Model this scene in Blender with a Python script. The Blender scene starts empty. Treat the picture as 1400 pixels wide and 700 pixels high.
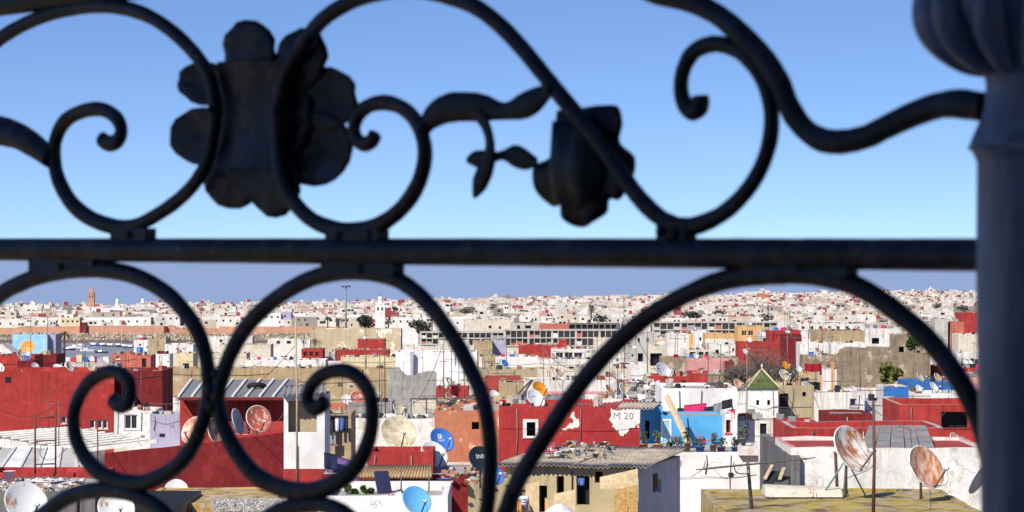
import bpy, bmesh, math, random
from mathutils import Vector, Matrix, Euler, noise
R = math.radians
random.seed(7)
# ---------------------------------------------------------------- camera, sky, sun, exposure
F, H, EY, CX = 4000.0, 50.0, 350.0, 700.0        # focal length in photo pixels, camera height above the sea (m)
sc = bpy.context.scene
C = sc.collection
cam_d = bpy.data.cameras.new('camera')
cam = bpy.data.objects.new('camera', cam_d); C.objects.link(cam)
cam.location = (0, 0, H); cam.rotation_euler = (R(90), 0, 0)
cam_d.sensor_width = 36; cam_d.lens = 36 * F / 1400
cam_d.clip_start = 0.05; cam_d.clip_end = 200000
cam_d.dof.use_dof = True; cam_d.dof.focus_distance = 260; cam_d.dof.aperture_fstop = 26
sc.camera = cam
SUN_AZ, SUN_EL = R(34), R(40)                      # sun behind the camera, to its left
to_sun = Vector((-math.sin(SUN_AZ) * math.cos(SUN_EL), -math.cos(SUN_AZ) * math.cos(SUN_EL), math.sin(SUN_EL)))
w = bpy.data.worlds.new('World'); sc.world = w; w.use_nodes = True
nt = w.node_tree
bg = nt.nodes['Background']; bg.inputs[1].default_value = 0.105
sky = nt.nodes.new('ShaderNodeTexSky'); sky.sky_type = 'NISHITA'; sky.sun_disc = False
sky.sun_elevation = SUN_EL; sky.sun_rotation = math.atan2(to_sun.x, to_sun.y)
sky.air_density = 1.0; sky.dust_density = 0.0; sky.ozone_density = 4.5; sky.altitude = 50
tc = nt.nodes.new('ShaderNodeTexCoord'); sp = nt.nodes.new('ShaderNodeSeparateXYZ'); ma = nt.nodes.new('ShaderNodeMath'); ma.operation = 'MULTIPLY_ADD'
ma.inputs[1].default_value = 2.1; ma.inputs[2].default_value = .09; cb = nt.nodes.new('ShaderNodeCombineXYZ')      # thin dry air: the horizon shows the colour of a higher sky
nt.links.new(tc.outputs['Generated'], sp.inputs[0]); nt.links.new(sp.outputs[0], cb.inputs[0]); nt.links.new(sp.outputs[1], cb.inputs[1])
nt.links.new(sp.outputs[2], ma.inputs[0]); nt.links.new(ma.outputs[0], cb.inputs[2])
nm_ = nt.nodes.new('ShaderNodeVectorMath'); nm_.operation = 'NORMALIZE'; nt.links.new(cb.outputs[0], nm_.inputs[0]); nt.links.new(nm_.outputs[0], sky.inputs[0])
hs = nt.nodes.new('ShaderNodeHueSaturation'); hs.inputs['Saturation'].default_value = 1.1; hs.inputs['Hue'].default_value = .512; hs.inputs['Value'].default_value = .98; nt.links.new(sky.outputs[0], hs.inputs['Color'])
nt.links.new(hs.outputs[0], bg.inputs[0])
sl = bpy.data.lights.new('sun', 'SUN'); sl.energy = 4.4; sl.angle = R(0.53); sl.color = (1, .93, .83)
so = bpy.data.objects.new('sun', sl); C.objects.link(so)
so.rotation_euler = to_sun.to_track_quat('Z', 'Y').to_euler()
sc.view_settings.view_transform = 'Standard'; sc.view_settings.look = 'None'
sc.view_settings.exposure = 0.52; sc.view_settings.gamma = 1

# ---------------------------------------------------------------- helpers
def P(x, y, d):                                    # a point d metres out, seen at photo pixel x, y
    return Vector(((x - CX) * d / F, d, H - (y - EY) * d / F))
def ground(d):
    t = [(-50, 34), (110, 34), (250, 31), (400, 26), (600, 19), (900, 11), (1150, 6), (1335, 2.2), (1375, -2),
         (1665, -2), (1690, 1.2), (1730, 4), (2300, 6), (3400, 6)]
    for (a, za), (b, zb) in zip(t, t[1:]):
        if d <= b:
            return za + (zb - za) * max(0, (d - a)) / (b - a)
    return 6
def coast(X): return min(3250, max(2330, 2330 + 1.25 * (X + 330)))

class MB:
    def __init__(s): s.v = []; s.f = []; s.m = []; s.sm = []
    def poly(s, pts, mi=0, smooth=False):
        n = len(s.v); s.v += [tuple(p) for p in pts]; s.f.append(tuple(range(n, n + len(pts)))); s.m.append(mi); s.sm.append(smooth)
    def faces(s, vs, fs, mi=0, smooth=False):
        n = len(s.v); s.v += [tuple(p) for p in vs]
        for f in fs: s.f.append(tuple(i + n for i in f)); s.m.append(mi); s.sm.append(smooth)
    def box(s, c, sz, rz=0, mi=0, M=None, jit=0):
        hx, hy, hz = sz[0] / 2, sz[1] / 2, sz[2] / 2
        vs = [Vector((x * hx, y * hy, z * hz)) for z in (-1, 1) for y in (-1, 1) for x in (-1, 1)]
        if jit: vs = [v + Vector((random.uniform(-jit, jit), random.uniform(-jit, jit), random.uniform(-jit, jit))) for v in vs]
        m = Matrix.Rotation(rz, 3, 'Z') if M is None else M
        s.faces([m @ v + Vector(c) for v in vs], [(0, 2, 3, 1), (4, 5, 7, 6), (0, 1, 5, 4), (2, 6, 7, 3), (0, 4, 6, 2), (1, 3, 7, 5)], mi)
    def span(s, a, b, mi=0):
        a, b = Vector(a), Vector(b)
        s.box((a + b) / 2, [abs(q) for q in (b - a)], 0, mi)
    def bar(s, a, b, t, u=None, mi=0):               # square bar a-b
        a, b = Vector(a), Vector(b); z = (b - a).normalized()
        x = z.cross(Vector((0, 0, 1)) if abs(z.z) < .95 else Vector((1, 0, 0))).normalized(); y = z.cross(x)
        M = Matrix((x, y, z)).transposed()
        s.box((a + b) / 2, (t, u or t, (b - a).length), M=M, mi=mi)
    def tube(s, path, rad, n=8, closed=False, mi=0, flat=1.0, nrm=None, cap=True):
        path = [Vector(p) for p in path]; k = len(path)
        if not hasattr(rad, '__len__'): rad = [rad] * k
        vs = []; prev = None
        for i, p in enumerate(path):
            a = path[i - 1] if (i or closed) else path[0]; b = path[(i + 1) % k] if (i < k - 1 or closed) else path[-1]
            t = (b - a).normalized() if (b - a).length > 1e-9 else Vector((0, 0, 1))
            if nrm is not None: x = Vector(nrm)
            else:
                ref = Vector((0, 0, 1)) if abs(t.z) < .9 else Vector((1, 0, 0))
                x = t.cross(ref) if prev is None else prev
            x = (x - t * x.dot(t)).normalized(); prev = x; y = t.cross(x)
            for j in range(n):
                an = 2 * math.pi * (j + .5) / n
                vs.append(p + (x * math.cos(an) * flat + y * math.sin(an)) * rad[i])
        fs = []
        for i in range(k if closed else k - 1):
            for j in range(n):
                i2 = (i + 1) % k
                fs.append((i * n + j, i * n + (j + 1) % n, i2 * n + (j + 1) % n, i2 * n + j))
        if cap and not closed:
            fs.append(tuple(range(n))[::-1]); fs.append(tuple(range((k - 1) * n, k * n)))
        s.faces(vs, fs, mi, True)
    def lathe(s, prof, c=(0, 0, 0), n=24, M=None, mi=0, a0=0, a1=2 * math.pi):
        full = abs(a1 - a0 - 2 * math.pi) < 1e-6; kk = n if full else n + 1; vs = []
        for r, z in prof:
            for j in range(kk):
                an = a0 + (a1 - a0) * j / n
                v = Vector((r * math.cos(an), r * math.sin(an), z)); vs.append((M @ v if M else v) + Vector(c))
        fs = []
        for i in range(len(prof) - 1):
            for j in range(n):
                j2 = (j + 1) % kk
                fs.append((i * kk + j, i * kk + j2, (i + 1) * kk + j2, (i + 1) * kk + j))
        s.faces(vs, fs, mi, True)
    def build(s, name, mat, parent=None, loc=None, rz=0):
        me = bpy.data.meshes.new(name)
        o3 = Vector(loc) if (loc is not None and parent is None) else None
        vs = s.v if o3 is None else [tuple(Vector(v) - o3) for v in s.v]
        me.from_pydata(vs, [], s.f)
        for m in (mat if isinstance(mat, (list, tuple)) else [mat]): me.materials.append(m)
        me.polygons.foreach_set('material_index', s.m); me.polygons.foreach_set('use_smooth', s.sm)
        me.update()
        o = bpy.data.objects.new(name, me); C.objects.link(o)
        if o3 is not None: o.location = o3
        if parent is not None: o.parent = parent
        return o
def tag(o, label=None, cat=None, group=None, kind=None):
    if label: o['label'] = label
    if cat: o['category'] = cat
    if group: o['group'] = group
    if kind: o['kind'] = kind
    return o
def empty(name, loc, label=None, cat=None, group=None, rz=0):
    o = bpy.data.objects.new(name, None); C.objects.link(o); o.location = loc; o.rotation_euler = (0, 0, rz); o.empty_display_size = .2
    return tag(o, label, cat, group)
def copy_tree(o, parent=None, kids=None):
    c = o.copy(); C.objects.link(c)
    if parent is not None: c.parent = parent
    for ch in KIDS.get(o.name, ()): copy_tree(ch, c)
    return c
KIDS = {}
def register(root):                                # remember a prototype's parts so that copies need no scan
    for o in list(C.objects):
        if o.parent is not None: KIDS.setdefault(o.parent.name, [])
        if o.parent is not None and o not in KIDS[o.parent.name]: KIDS[o.parent.name].append(o)
def spline(pts, per=6):
    out = []; n = len(pts); pts = [Vector(p) for p in pts]
    for i in range(n - 1):
        p0, p1, p2, p3 = pts[max(0, i - 1)], pts[i], pts[i + 1], pts[min(n - 1, i + 2)]
        for k in range(per):
            t = k / per
            out.append(.5 * ((2 * p1) + (p2 - p0) * t + (2 * p0 - 5 * p1 + 4 * p2 - p3) * t * t + (3 * p1 - p0 - 3 * p2 + p3) * t ** 3))
    out.append(pts[-1]); return out

# ---------------------------------------------------------------- materials
MAT = {}
def nodes_of(name):
    m = bpy.data.materials.new(name); m.use_nodes = True
    t = m.node_tree; b = t.nodes['Principled BSDF']
    return m, t, b
def coords(t, scale=(1, 1, 1)):
    tc = t.nodes.new('ShaderNodeTexCoord'); oi = t.nodes.new('ShaderNodeObjectInfo')
    ad = t.nodes.new('ShaderNodeVectorMath'); ad.operation = 'ADD'
    mu = t.nodes.new('ShaderNodeVectorMath'); mu.operation = 'SCALE'; mu.inputs[3].default_value = 57
    cb = t.nodes.new('ShaderNodeCombineXYZ')
    for k in range(3): t.links.new(oi.outputs['Random'], cb.inputs[k])
    t.links.new(cb.outputs[0], mu.inputs[0]); t.links.new(tc.outputs['Object'], ad.inputs[0]); t.links.new(mu.outputs[0], ad.inputs[1])
    mp = t.nodes.new('ShaderNodeMapping'); mp.inputs['Scale'].default_value = scale
    t.links.new(ad.outputs[0], mp.inputs[0]); return mp.outputs[0]
def nz(t, vec, scale, detail=4, rough=.6):
    n = t.nodes.new('ShaderNodeTexNoise'); n.inputs['Scale'].default_value = scale; n.inputs['Detail'].default_value = detail
    n.inputs['Roughness'].default_value = rough; t.links.new(vec, n.inputs['Vector']); return n.outputs['Fac']
def ramp(t, fac, a, b, lo=0, hi=1):
    r = t.nodes.new('ShaderNodeMapRange'); r.inputs[1].default_value = a; r.inputs[2].default_value = b
    r.inputs[3].default_value = lo; r.inputs[4].default_value = hi; t.links.new(fac, r.inputs[0]); return r.outputs[0]
def mix(t, fac, a, b, mode='MIX'):
    m = t.nodes.new('ShaderNodeMix'); m.data_type = 'RGBA'; m.blend_type = mode
    for s_, v in ((0, fac), (6, a), (7, b)):
        if hasattr(v, 'type'): t.links.new(v, m.inputs[s_])
        elif s_ == 0: m.inputs[0].default_value = v
        else: m.inputs[s_].default_value = (*v, 1)
    return m.outputs[2]
def bump(t, b, h, strength, dist):
    n = t.nodes.new('ShaderNodeBump'); n.inputs['Strength'].default_value = strength; n.inputs['Distance'].default_value = dist
    t.links.new(h, n.inputs['Height']); t.links.new(n.outputs[0], b.inputs['Normal'])
def plaster(name, col, stain=(.3, .27, .22), amt=.5, patch=None, pa=.62, rough=.9, sc_=1.0, streak=.5, bs=.4):
    """painted render: mottled paint, grime running down, optional flaked patches"""
    m, t, b = nodes_of(name); v = coords(t)
    base = mix(t, ramp(t, nz(t, v, .55 * sc_, 5), .3, .72), tuple(c * .74 for c in col), tuple(min(.9, c * 1.10) for c in col))
    base = mix(t, ramp(t, nz(t, v, 3.1 * sc_, 4), .52, .62, 0, .22), base, tuple(min(.9, c * .8 + .06) for c in col))   # faded, re-daubed areas
    vs = coords(t, (1.8, 1.8, .16))
    f = ramp(t, nz(t, vs, 1.4 * sc_, 6, .65), .5, .8, 0, streak)
    base = mix(t, f, base, stain)
    if streak > 0:                                  # rain runs below the parapet
        tg = t.nodes.new('ShaderNodeTexCoord'); sx = t.nodes.new('ShaderNodeSeparateXYZ'); t.links.new(tg.outputs['Generated'], sx.inputs[0])
        up = ramp(t, sx.outputs[2], .62, 1.0); run = ramp(t, nz(t, coords(t, (3.2, 3.2, .10)), 1.6 * sc_, 5, .7), .50, .66, 0, min(.85, streak * 1.3))
        mm = t.nodes.new('ShaderNodeMath'); mm.operation = 'MULTIPLY'; t.links.new(up, mm.inputs[0]); t.links.new(run, mm.inputs[1]); base = mix(t, mm.outputs[0], base, tuple(c * .7 for c in stain))
    g = ramp(t, nz(t, v, 2.3 * sc_, 8, .7), .5, .72, 0, amt); base = mix(t, g, base, stain)
    gr = ramp(t, nz(t, v, 9 * sc_, 8, .75), .60, .70, 0, amt * .8); base = mix(t, gr, base, tuple(c * .55 for c in stain))
    vo = t.nodes.new('ShaderNodeTexVoronoi'); vo.feature = 'DISTANCE_TO_EDGE'; vo.inputs['Scale'].default_value = .55 * sc_
    wv = t.nodes.new('ShaderNodeVectorMath'); wv.operation = 'ADD'; nn = t.nodes.new('ShaderNodeTexNoise'); nn.inputs['Scale'].default_value = 1.1 * sc_; nn.inputs['Detail'].default_value = 6
    t.links.new(v, nn.inputs['Vector']); t.links.new(v, wv.inputs[0]); t.links.new(nn.outputs['Color'], wv.inputs[1]); t.links.new(wv.outputs[0], vo.inputs['Vector'])
    ck = ramp(t, vo.outputs['Distance'], .010, .0, 0, .65); cm = t.nodes.new('ShaderNodeMath'); cm.operation = 'MULTIPLY'; t.links.new(ck, cm.inputs[0]); t.links.new(ramp(t, nz(t, v, .4 * sc_, 2), .5, .56), cm.inputs[1])
    base = mix(t, cm.outputs[0], base, tuple(c * .4 for c in stain))
    if patch is not None:
        p = ramp(t, nz(t, v, .55 * sc_, 7, .62), pa, pa + .02); base = mix(t, p, base, patch)
    t.links.new(base, b.inputs['Base Color']); b.inputs['Roughness'].default_value = rough
    b.inputs['Specular IOR Level'].default_value = .2
    bump(t, b, nz(t, v, 6 * sc_, 6, .7), bs, .03)
    MAT[name] = m; return m
def flat(name, col, rough=.6, metal=0, var=.25, spec=.3, sc_=4):
    m, t, b = nodes_of(name); v = coords(t)
    base = mix(t, ramp(t, nz(t, v, sc_, 5), .3, .7), tuple(c * (1 - var) for c in col), tuple(min(1, c * (1 + var * .5)) for c in col))
    t.links.new(base, b.inputs['Base Color']); b.inputs['Roughness'].default_value = rough; b.inputs['Metallic'].default_value = metal
    b.inputs['Specular IOR Level'].default_value = spec
    MAT[name] = m; return m
def rusty(name, col, rust=(.30, .10, .035), thr=.55, soft=.1, rough=.5, sc_=2.0, stretch=(1, 1, 1), spec=.4):
    m, t, b = nodes_of(name); v = coords(t, stretch)
    f = ramp(t, nz(t, v, sc_, 7, .65), thr - soft, thr + soft)
    r2 = mix(t, nz(t, v, sc_ * 5, 4), tuple(c * .55 for c in rust), tuple(min(1, c * 1.5) for c in rust))
    base = mix(t, f, col, r2)
    t.links.new(base, b.inputs['Base Color']); b.inputs['Roughness'].default_value = rough
    b.inputs['Specular IOR Level'].default_value = spec
    MAT[name] = m; return m
plaster('white', (.77, .74, .69), (.30, .26, .21), .62, streak=.6)
plaster('clean_white', (.80, .79, .76), (.44, .40, .35), .3, streak=.35)
plaster('fresh_white', (.80, .795, .775), (.55, .52, .47), .15, streak=.14)
plaster('stained_white', (.79, .77, .73), (.36, .31, .24), .85, (.56, .50, .41), .61, streak=.22)
plaster('cream', (.68, .62, .50), (.34, .29, .21), .6, (.48, .42, .33), .64)
plaster('yellow_cream', (.70, .60, .38), (.42, .34, .2), .6)
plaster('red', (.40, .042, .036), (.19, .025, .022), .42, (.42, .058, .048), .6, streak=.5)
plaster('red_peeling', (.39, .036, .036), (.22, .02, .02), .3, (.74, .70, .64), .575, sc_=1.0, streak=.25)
plaster('maroon', (.20, .018, .02), (.09, .01, .012), .6, (.22, .028, .026), .62)  # dark red; on some red walls it stands in for shade
plaster('salmon', (.52, .15, .105), (.32, .11, .08), .45)
plaster('brick_orange', (.50, .17, .09), (.40, .28, .18), .8, (.60, .42, .26), .60, sc_=1.6)
plaster('pink_rampart', (.54, .29, .19), (.36, .2, .13), .5, sc_=.25)
plaster('pink', (.62, .30, .28), (.45, .22, .2), .3)
plaster('tan', (.44, .33, .19), (.24, .18, .11), .7, (.52, .44, .31), .62)
plaster('khaki', (.44, .36, .22), (.26, .2, .11), .4)
plaster('orange', (.66, .40, .17), (.45, .28, .13), .5)
plaster('concrete', (.36, .35, .33), (.13, .125, .12), .7, streak=.8, bs=.6)
plaster('pale_concrete', (.52, .50, .46), (.27, .25, .22), .6, streak=.5)
plaster('grey_paint', (.76, .76, .74), (.46, .46, .45), .35, streak=.4)
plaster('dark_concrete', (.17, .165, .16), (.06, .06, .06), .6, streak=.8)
plaster('old_stone', (.31, .245, .165), (.10, .075, .05), 1.0, (.44, .36, .26), .57, sc_=.9, bs=1.0)
plaster('kasbah', (.56, .46, .31), (.32, .25, .16), .6, (.74, .69, .58), .57, sc_=.35)
plaster('blue', (.09, .36, .66), (.06, .25, .5), .25, streak=.2)
plaster('deep_blue', (.035, .15, .42), (.02, .09, .25), .4)
plaster('light_blue', (.34, .60, .76), (.22, .4, .55), .3)
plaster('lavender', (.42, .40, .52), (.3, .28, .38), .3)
plaster('roof_grey', (.40, .38, .34), (.17, .15, .12), .8, streak=0, bs=.5)
plaster('roof_red', (.34, .06, .05), (.2, .05, .04), .6, (.45, .38, .32), .66, streak=0)
mossy = None
plaster('ochre_roof', (.42, .25, .035), (.17, .10, .03), .7, (.40, .36, .28), .64, streak=0)
plaster('earth', (.26, .21, .15), (.13, .11, .08), .6, sc_=.2, streak=0)
plaster('bank_mud', (.17, .12, .10), (.09, .07, .06), .6, sc_=.1, streak=0)
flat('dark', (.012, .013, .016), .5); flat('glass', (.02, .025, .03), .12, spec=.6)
flat('white_frame', (.75, .75, .73), .5); flat('steel', (.12, .115, .11), .45, .3); flat('pipe_rust', (.12, .05, .03), .7)
flat('pale_pole', (.42, .33, .2), .7); flat('sheet_white', (.72, .70, .64), .45); flat('sheet_grey', (.22, .215, .21), .5)
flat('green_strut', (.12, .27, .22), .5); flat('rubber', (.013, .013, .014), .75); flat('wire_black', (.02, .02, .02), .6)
flat('tank_blue', (.03, .13, .42), .45); flat('plastic_pink', (.72, .42, .50), .4); flat('plastic_red', (.55, .05, .07), .4)
flat('purple', (.16, .10, .30), .85); flat('navy', (.015, .02, .06), .8); flat('lime', (.25, .65, .03), .5)
flat('pink_cloth', (.75, .03, .16), .9); flat('grey_cloth', (.28, .28, .29), .9); flat('black_cloth', (.02, .025, .03), .9)
flat('white_cloth', (.75, .75, .76), .9); flat('blue_cloth', (.08, .16, .45), .9); flat('red_cloth', (.30, .01, .02), .9)
flat('orange_post', (.62, .27, .09), .7); flat('terracotta', (.36, .13, .075), .8); flat('pot_grey', (.22, .2, .2), .8); flat('pot_purple', (.12, .05, .22), .6)
flat('fibre_roof', (.62, .52, .38), .9, var=.45, sc_=1.2); flat('fibre_roof_grey', (.24, .235, .225), .9, var=.35, sc_=1.5)
flat('tile_ochre', (.40, .27, .13), .85, var=.4, sc_=6); flat('osb', (.42, .26, .09), .9, var=.45, sc_=9); flat('board', (.50, .39, .23), .85, var=.3)
flat('wood_beam', (.66, .50, .32), .8, var=.3); flat('tile_green', (.10, .13, .045), .7, var=.5, sc_=8)
flat('skin', (.42, .22, .14), .6, var=.1); flat('hair', (.012, .01, .009), .6); flat('shirt_white', (.72, .75, .80), .9); flat('stripe_blue', (.05, .12, .35), .9); flat('trouser_tan', (.45, .36, .24), .9)
flat('ink', (.06, .06, .06), .8); flat('print_white', (.85, .85, .85), .5); flat('ink_red', (.35, .07, .04), .9)
flat('hull_white', (.75, .75, .74), .4); flat('hull_blue', (.03, .09, .3), .4); flat('hull_dark', (.04, .045, .06), .4)
flat('rock', (.46, .40, .29), .95, var=.5, sc_=.5); flat('rubble', (.42, .40, .37), .95, var=.5, sc_=9)
for nm, col in (('leaf_dark', (.035, .055, .022)), ('leaf_mid', (.07, .11, .03)), ('leaf_yellow', (.15, .17, .04)), ('leaf_grey', (.12, .125, .10)), ('far_leaf', (.05, .062, .05)), ('flower_pink', (.60, .06, .14)), ('flower_red', (.5, .06, .05))):
    flat(nm, col, .75, var=.5, sc_=3)
flat('bark', (.12, .085, .06), .9); flat('twig', (.16, .14, .12), .9)
rusty('dish_white', (.74, .74, .70), thr=.72); rusty('dish_rust', (.70, .68, .62), (.40, .14, .05), .50, .07, sc_=1.6, stretch=(1, 2.5, 1))
rusty('dish_rusted', (.72, .58, .46), (.42, .13, .04), .46, .12, sc_=2.2, stretch=(3, 1, 1)); rusty('dish_dirty', (.68, .62, .46), (.34, .26, .13), .52, .15, sc_=2.6)
rusty('dish_grey', (.50, .52, .54), (.3, .2, .12), .66, .08); rusty('dish_blue', (.04, .18, .55), thr=.85); rusty('dish_sky', (.12, .42, .78), (.42, .25, .08), .52, .03, sc_=1.3)
rusty('dish_drips', (.66, .67, .66), (.42, .20, .07), .60, .05, sc_=1.9, stretch=(1, 1, .5))
rusty('dish_navy', (.016, .022, .035), thr=.9); rusty('dish_orange', (.75, .27, .015), (.5, .2, .04), .75, .1); rusty('dish_red', (.42, .10, .06), (.62, .5, .42), .58, .05, sc_=3, stretch=(1, 4, 1))
def forged(name, base, worn, rust, sc_, rough, spec, stretch=(1, 1, 1)):
    m, t, b = nodes_of(name); v = coords(t, stretch)
    c = mix(t, ramp(t, nz(t, v, sc_ * .5, 5, .6), .5, .68), base, worn)
    c = mix(t, ramp(t, nz(t, v, sc_ * .8, 7, .7), .54, .66), c, rust)
    c = mix(t, ramp(t, nz(t, v, sc_ * 2.2, 3, .5), .735, .76), c, (.20, .17, .13))
    t.links.new(c, b.inputs['Base Color']); b.inputs['Roughness'].default_value = rough; b.inputs['Specular IOR Level'].default_value = spec
    bump(t, b, nz(t, v, sc_ * 1.6, 6, .7), .5, .004); MAT[name] = m
forged('iron', (.002, .0028, .005), (.022, .030, .048), (.070, .034, .019), 38, .40, .24)
forged('post_paint', (.085, .11, .16), (.24, .28, .35), (.24, .19, .16), 34, .32, .5, (1, 1, .22))
rusty('rebar', (.10, .05, .03), (.18, .07, .03), .5)
# ridged metal sheet
def ribbed_water():
    m, t, b = nodes_of('sea_water'); v = coords(t, (.02, .006, 1))
    b.inputs['Base Color'].default_value = (.26, .345, .49, 1); b.inputs['Roughness'].default_value = .45; b.inputs['Specular IOR Level'].default_value = .3
    bump(t, b, nz(t, v, 3, 6), .6, 2.0); MAT['sea'] = m
ribbed_water()

flat('river_water', (.26, .27, .29), .45, var=.25, sc_=.02)

def mottled(name, cols, sc_):
    m, t, b = nodes_of(name); v = coords(t); base = cols[0]
    for i, c in enumerate(cols[1:]): base = mix(t, ramp(t, nz(t, v, sc_ * (1 + .7 * i), 8, .68), .48, .60), base, c)
    t.links.new(base, b.inputs['Base Color']); b.inputs['Roughness'].default_value = .95; bump(t, b, nz(t, v, 8, 6, .7), .6, .04); MAT[name] = m
mottled('moss_roof', ((.38, .27, .03), (.24, .16, .04), (.46, .33, .06), (.12, .09, .04), (.36, .30, .21)), .45)
mottled('ochre_roof', ((.46, .28, .04), (.34, .19, .04), (.50, .36, .12), (.16, .10, .05), (.42, .37, .30)), .5)

# ---------------------------------------------------------------- the setting
mb = MB(); xs = [-1600 + 40 * i for i in range(81)]; ys = list(range(-60, 1320, 30)) + list(range(1320, 1780, 10)) + list(range(1780, 3500, 40))
for y in ys:
    for x in xs:
        e = coast(x); z = ground(y) + (noise.noise(Vector((x * .01, y * .01, 0))) * 1.0 if not 1340 < y < 1700 else 0)
        if y > e: z = max(-4, z - (y - e) * .2)
        mb.v.append((x, y, z))
nx = len(xs)
for j in range(len(ys) - 1):
    for i in range(nx - 1):
        mb.f.append((j * nx + i, j * nx + i + 1, (j + 1) * nx + i + 1, (j + 1) * nx + i)); mb.m.append(0); mb.sm.append(True)
tag(mb.build('ground', MAT['earth']), kind='structure')
mb = MB(); mb.poly([(-90000, -300, 0), (90000, -300, 0), (90000, 150000, 0), (-90000, 150000, 0)])
tag(mb.build('sea', MAT['sea']), kind='structure')
mb = MB(); mb.poly([(-1600, 1300, .03), (1600, 1300, .03), (1600, 1700, .03), (-1600, 1700, .03)]); tag(mb.build('river', MAT['river_water']), kind='structure')
mb = MB(); mb.span((-3, -2.6, H - 1.9), (3, 3.3, H - 1.6)); tag(mb.build('terrace_floor', MAT['pale_concrete']), kind='structure')
mb = MB(); mb.span((-6, -2.9, ground(0) - 1), (6, -2.6, H + 7)); tag(mb.build('terrace_wall', MAT['concrete']), kind='structure')  # unseen wall added behind the camera to keep sun off the railing

# ---------------------------------------------------------------- the iron railing, oblique to the view
def RY(x): return 1 / (1 / 2.84 + x / 1335 * (1 / 1.9 - 1 / 2.84))
def RP(x, y, off=0):
    d = RY(x); p = P(x, y, d); return p + RN * off
_a, _b = P(0, 340, RY(0)), P(1335, 340, RY(1335)); RU = Vector(((_b - _a).x, (_b - _a).y, 0)).normalized(); RN = Vector((RU.y, -RU.x, 0))  # RN: towards the camera
if RN.y > 0: RN = -RN
rail = empty('iron_railing', RP(700, 2400) , 'black wrought iron balustrade of scrolls, leaves and a round post', 'railing')
def rel(o): o.parent = rail; o.matrix_parent_inverse = Matrix.Translation(-rail.location); return o
def strap(name, pts, th, off=0, per=7, flatk=.8):
    """a forged strip through photo points; th is its seen thickness in photo pixels (number or per-point list)"""
    sp = spline([(x, y, (th[i] if hasattr(th, '__len__') else th)) for i, (x, y) in enumerate(pts)], per)
    path = [RP(p.x, p.y, off) for p in sp]
    rad = [p.z / 2 * RY(p.x) / F * (1.22 + .05 * noise.noise(Vector((p.x * .04, p.y * .04, 3))) + .05 * noise.noise(Vector((p.x * .13, p.y * .13, 8)))) for p in sp]
    b = MB(); b.tube(path, rad, 10, nrm=RN, flat=flatk); return rel(b.build(name, MAT['iron']))
# rails
b = MB(); N = 60
path = [RP(-160 + i * (1400 + 160) / N, 341 + 7.5 * (-160 + i * 26) / 1335) for i in range(N + 1)]
b.tube(path, [.0112 * (1 + .03 * noise.noise(Vector((i * .7, 0, 0)))) for i in range(N + 1)], 12); rel(b.build('rail', MAT['iron']))
zt = RP(0, 6).z
b = MB(); b.tube([Vector((RP(x, 0).x, RP(x, 0).y, zt)) for x in range(-160, 1401, 60)], .0115, 12); rel(b.build('rail', MAT['iron']))
ringA = [(-40, 92), (0, 53), (49, 26), (97, 12), (146, 8), (194, 18), (233, 41), (267, 74), (286, 105), (294, 146), (291, 187), (280, 228), (256, 262), (219, 291), (178, 310), (136, 304), (102, 282), (81, 248), (74, 214), (78, 185), (92, 163), (117, 151), (141, 150), (159, 161), (166, 178), (160, 193), (148, 196), (139, 190)]
strap('scroll', ringA, [17] * 15 + [19] * 4 + [18, 18, 17, 17, 17, 17, 18, 19, 18])
strap('branch', [(-50, 168), (-10, 176), (25, 184), (50, 198), (74, 216)], [34, 34, 32, 29, 24], off=.004)
ringB = [(513, 184), (508, 193), (499, 197), (489, 192), (484, 176), (491, 155), (511, 142), (537, 142), (561, 156), (576, 181), (581, 214), (571, 253), (547, 287), (513, 310), (479, 317), (450, 311), (423, 298), (398, 271), (384, 238), (379, 194), (381, 141), (393, 97), (413, 63), (437, 31), (469, 8), (510, -8), (560, -14), (605, -7), (649, 9), (683, 34), (712, 64), (741, 99), (770, 135), (800, 171), (829, 209), (853, 243), (877, 274), (902, 297), (930, 311)]
strap('scroll', ringB, [18, 18, 18, 17, 17, 18, 18, 18, 18, 19, 20, 20, 20, 21, 22, 20] + [19] * 12 + [20] * 4 + [21] * 7)
ringD = [(905, 312), (925, 309), (949, 309), (983, 295), (1012, 271), (1036, 238), (1051, 199), (1055, 160), (1048, 121), (1031, 90), (1007, 68), (978, 60), (951, 69), (936, 91), (931, 117), (935, 140), (946, 152), (957, 146), (957, 131)]
strap('scroll', ringD, [18, 20, 22, 21, 20, 20, 20, 20, 20, 20, 20, 20, 20, 19, 19, 20, 22, 23, 21])
strapE = [(860, -26), (900, -8), (944, 2), (983, 20), (1017, 48), (1046, 78), (1068, 112), (1082, 146), (1099, 172), (1123, 190), (1153, 194), (1187, 187), (1216, 173), (1250, 157), (1284, 145), (1313, 142), (1350, 147)]
strap('scroll', strapE, [24, 24, 25, 26, 27, 27, 27, 27, 27, 28, 28, 28, 29, 30, 31, 33, 34], off=.002)
ring1 = [(-40, 440), (0, 403), (34, 385), (69, 374), (114, 368), (160, 371), (196, 382), (229, 402), (253, 427), (270, 453), (280, 481), (285, 512), (285, 545), (278, 575), (262, 612), (238, 640), (200, 659), (170, 659), (140, 648), (120, 630), (107, 608), (101, 584), (103, 556), (118, 527), (140, 511), (160, 509), (175, 520), (179, 536), (174, 551), (163, 554), (154, 547)]
strap('scroll', ring1, [20] * 12 + [20] * 8 + [19, 18, 17, 17, 16, 16, 17, 17, 18, 19, 18])
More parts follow.
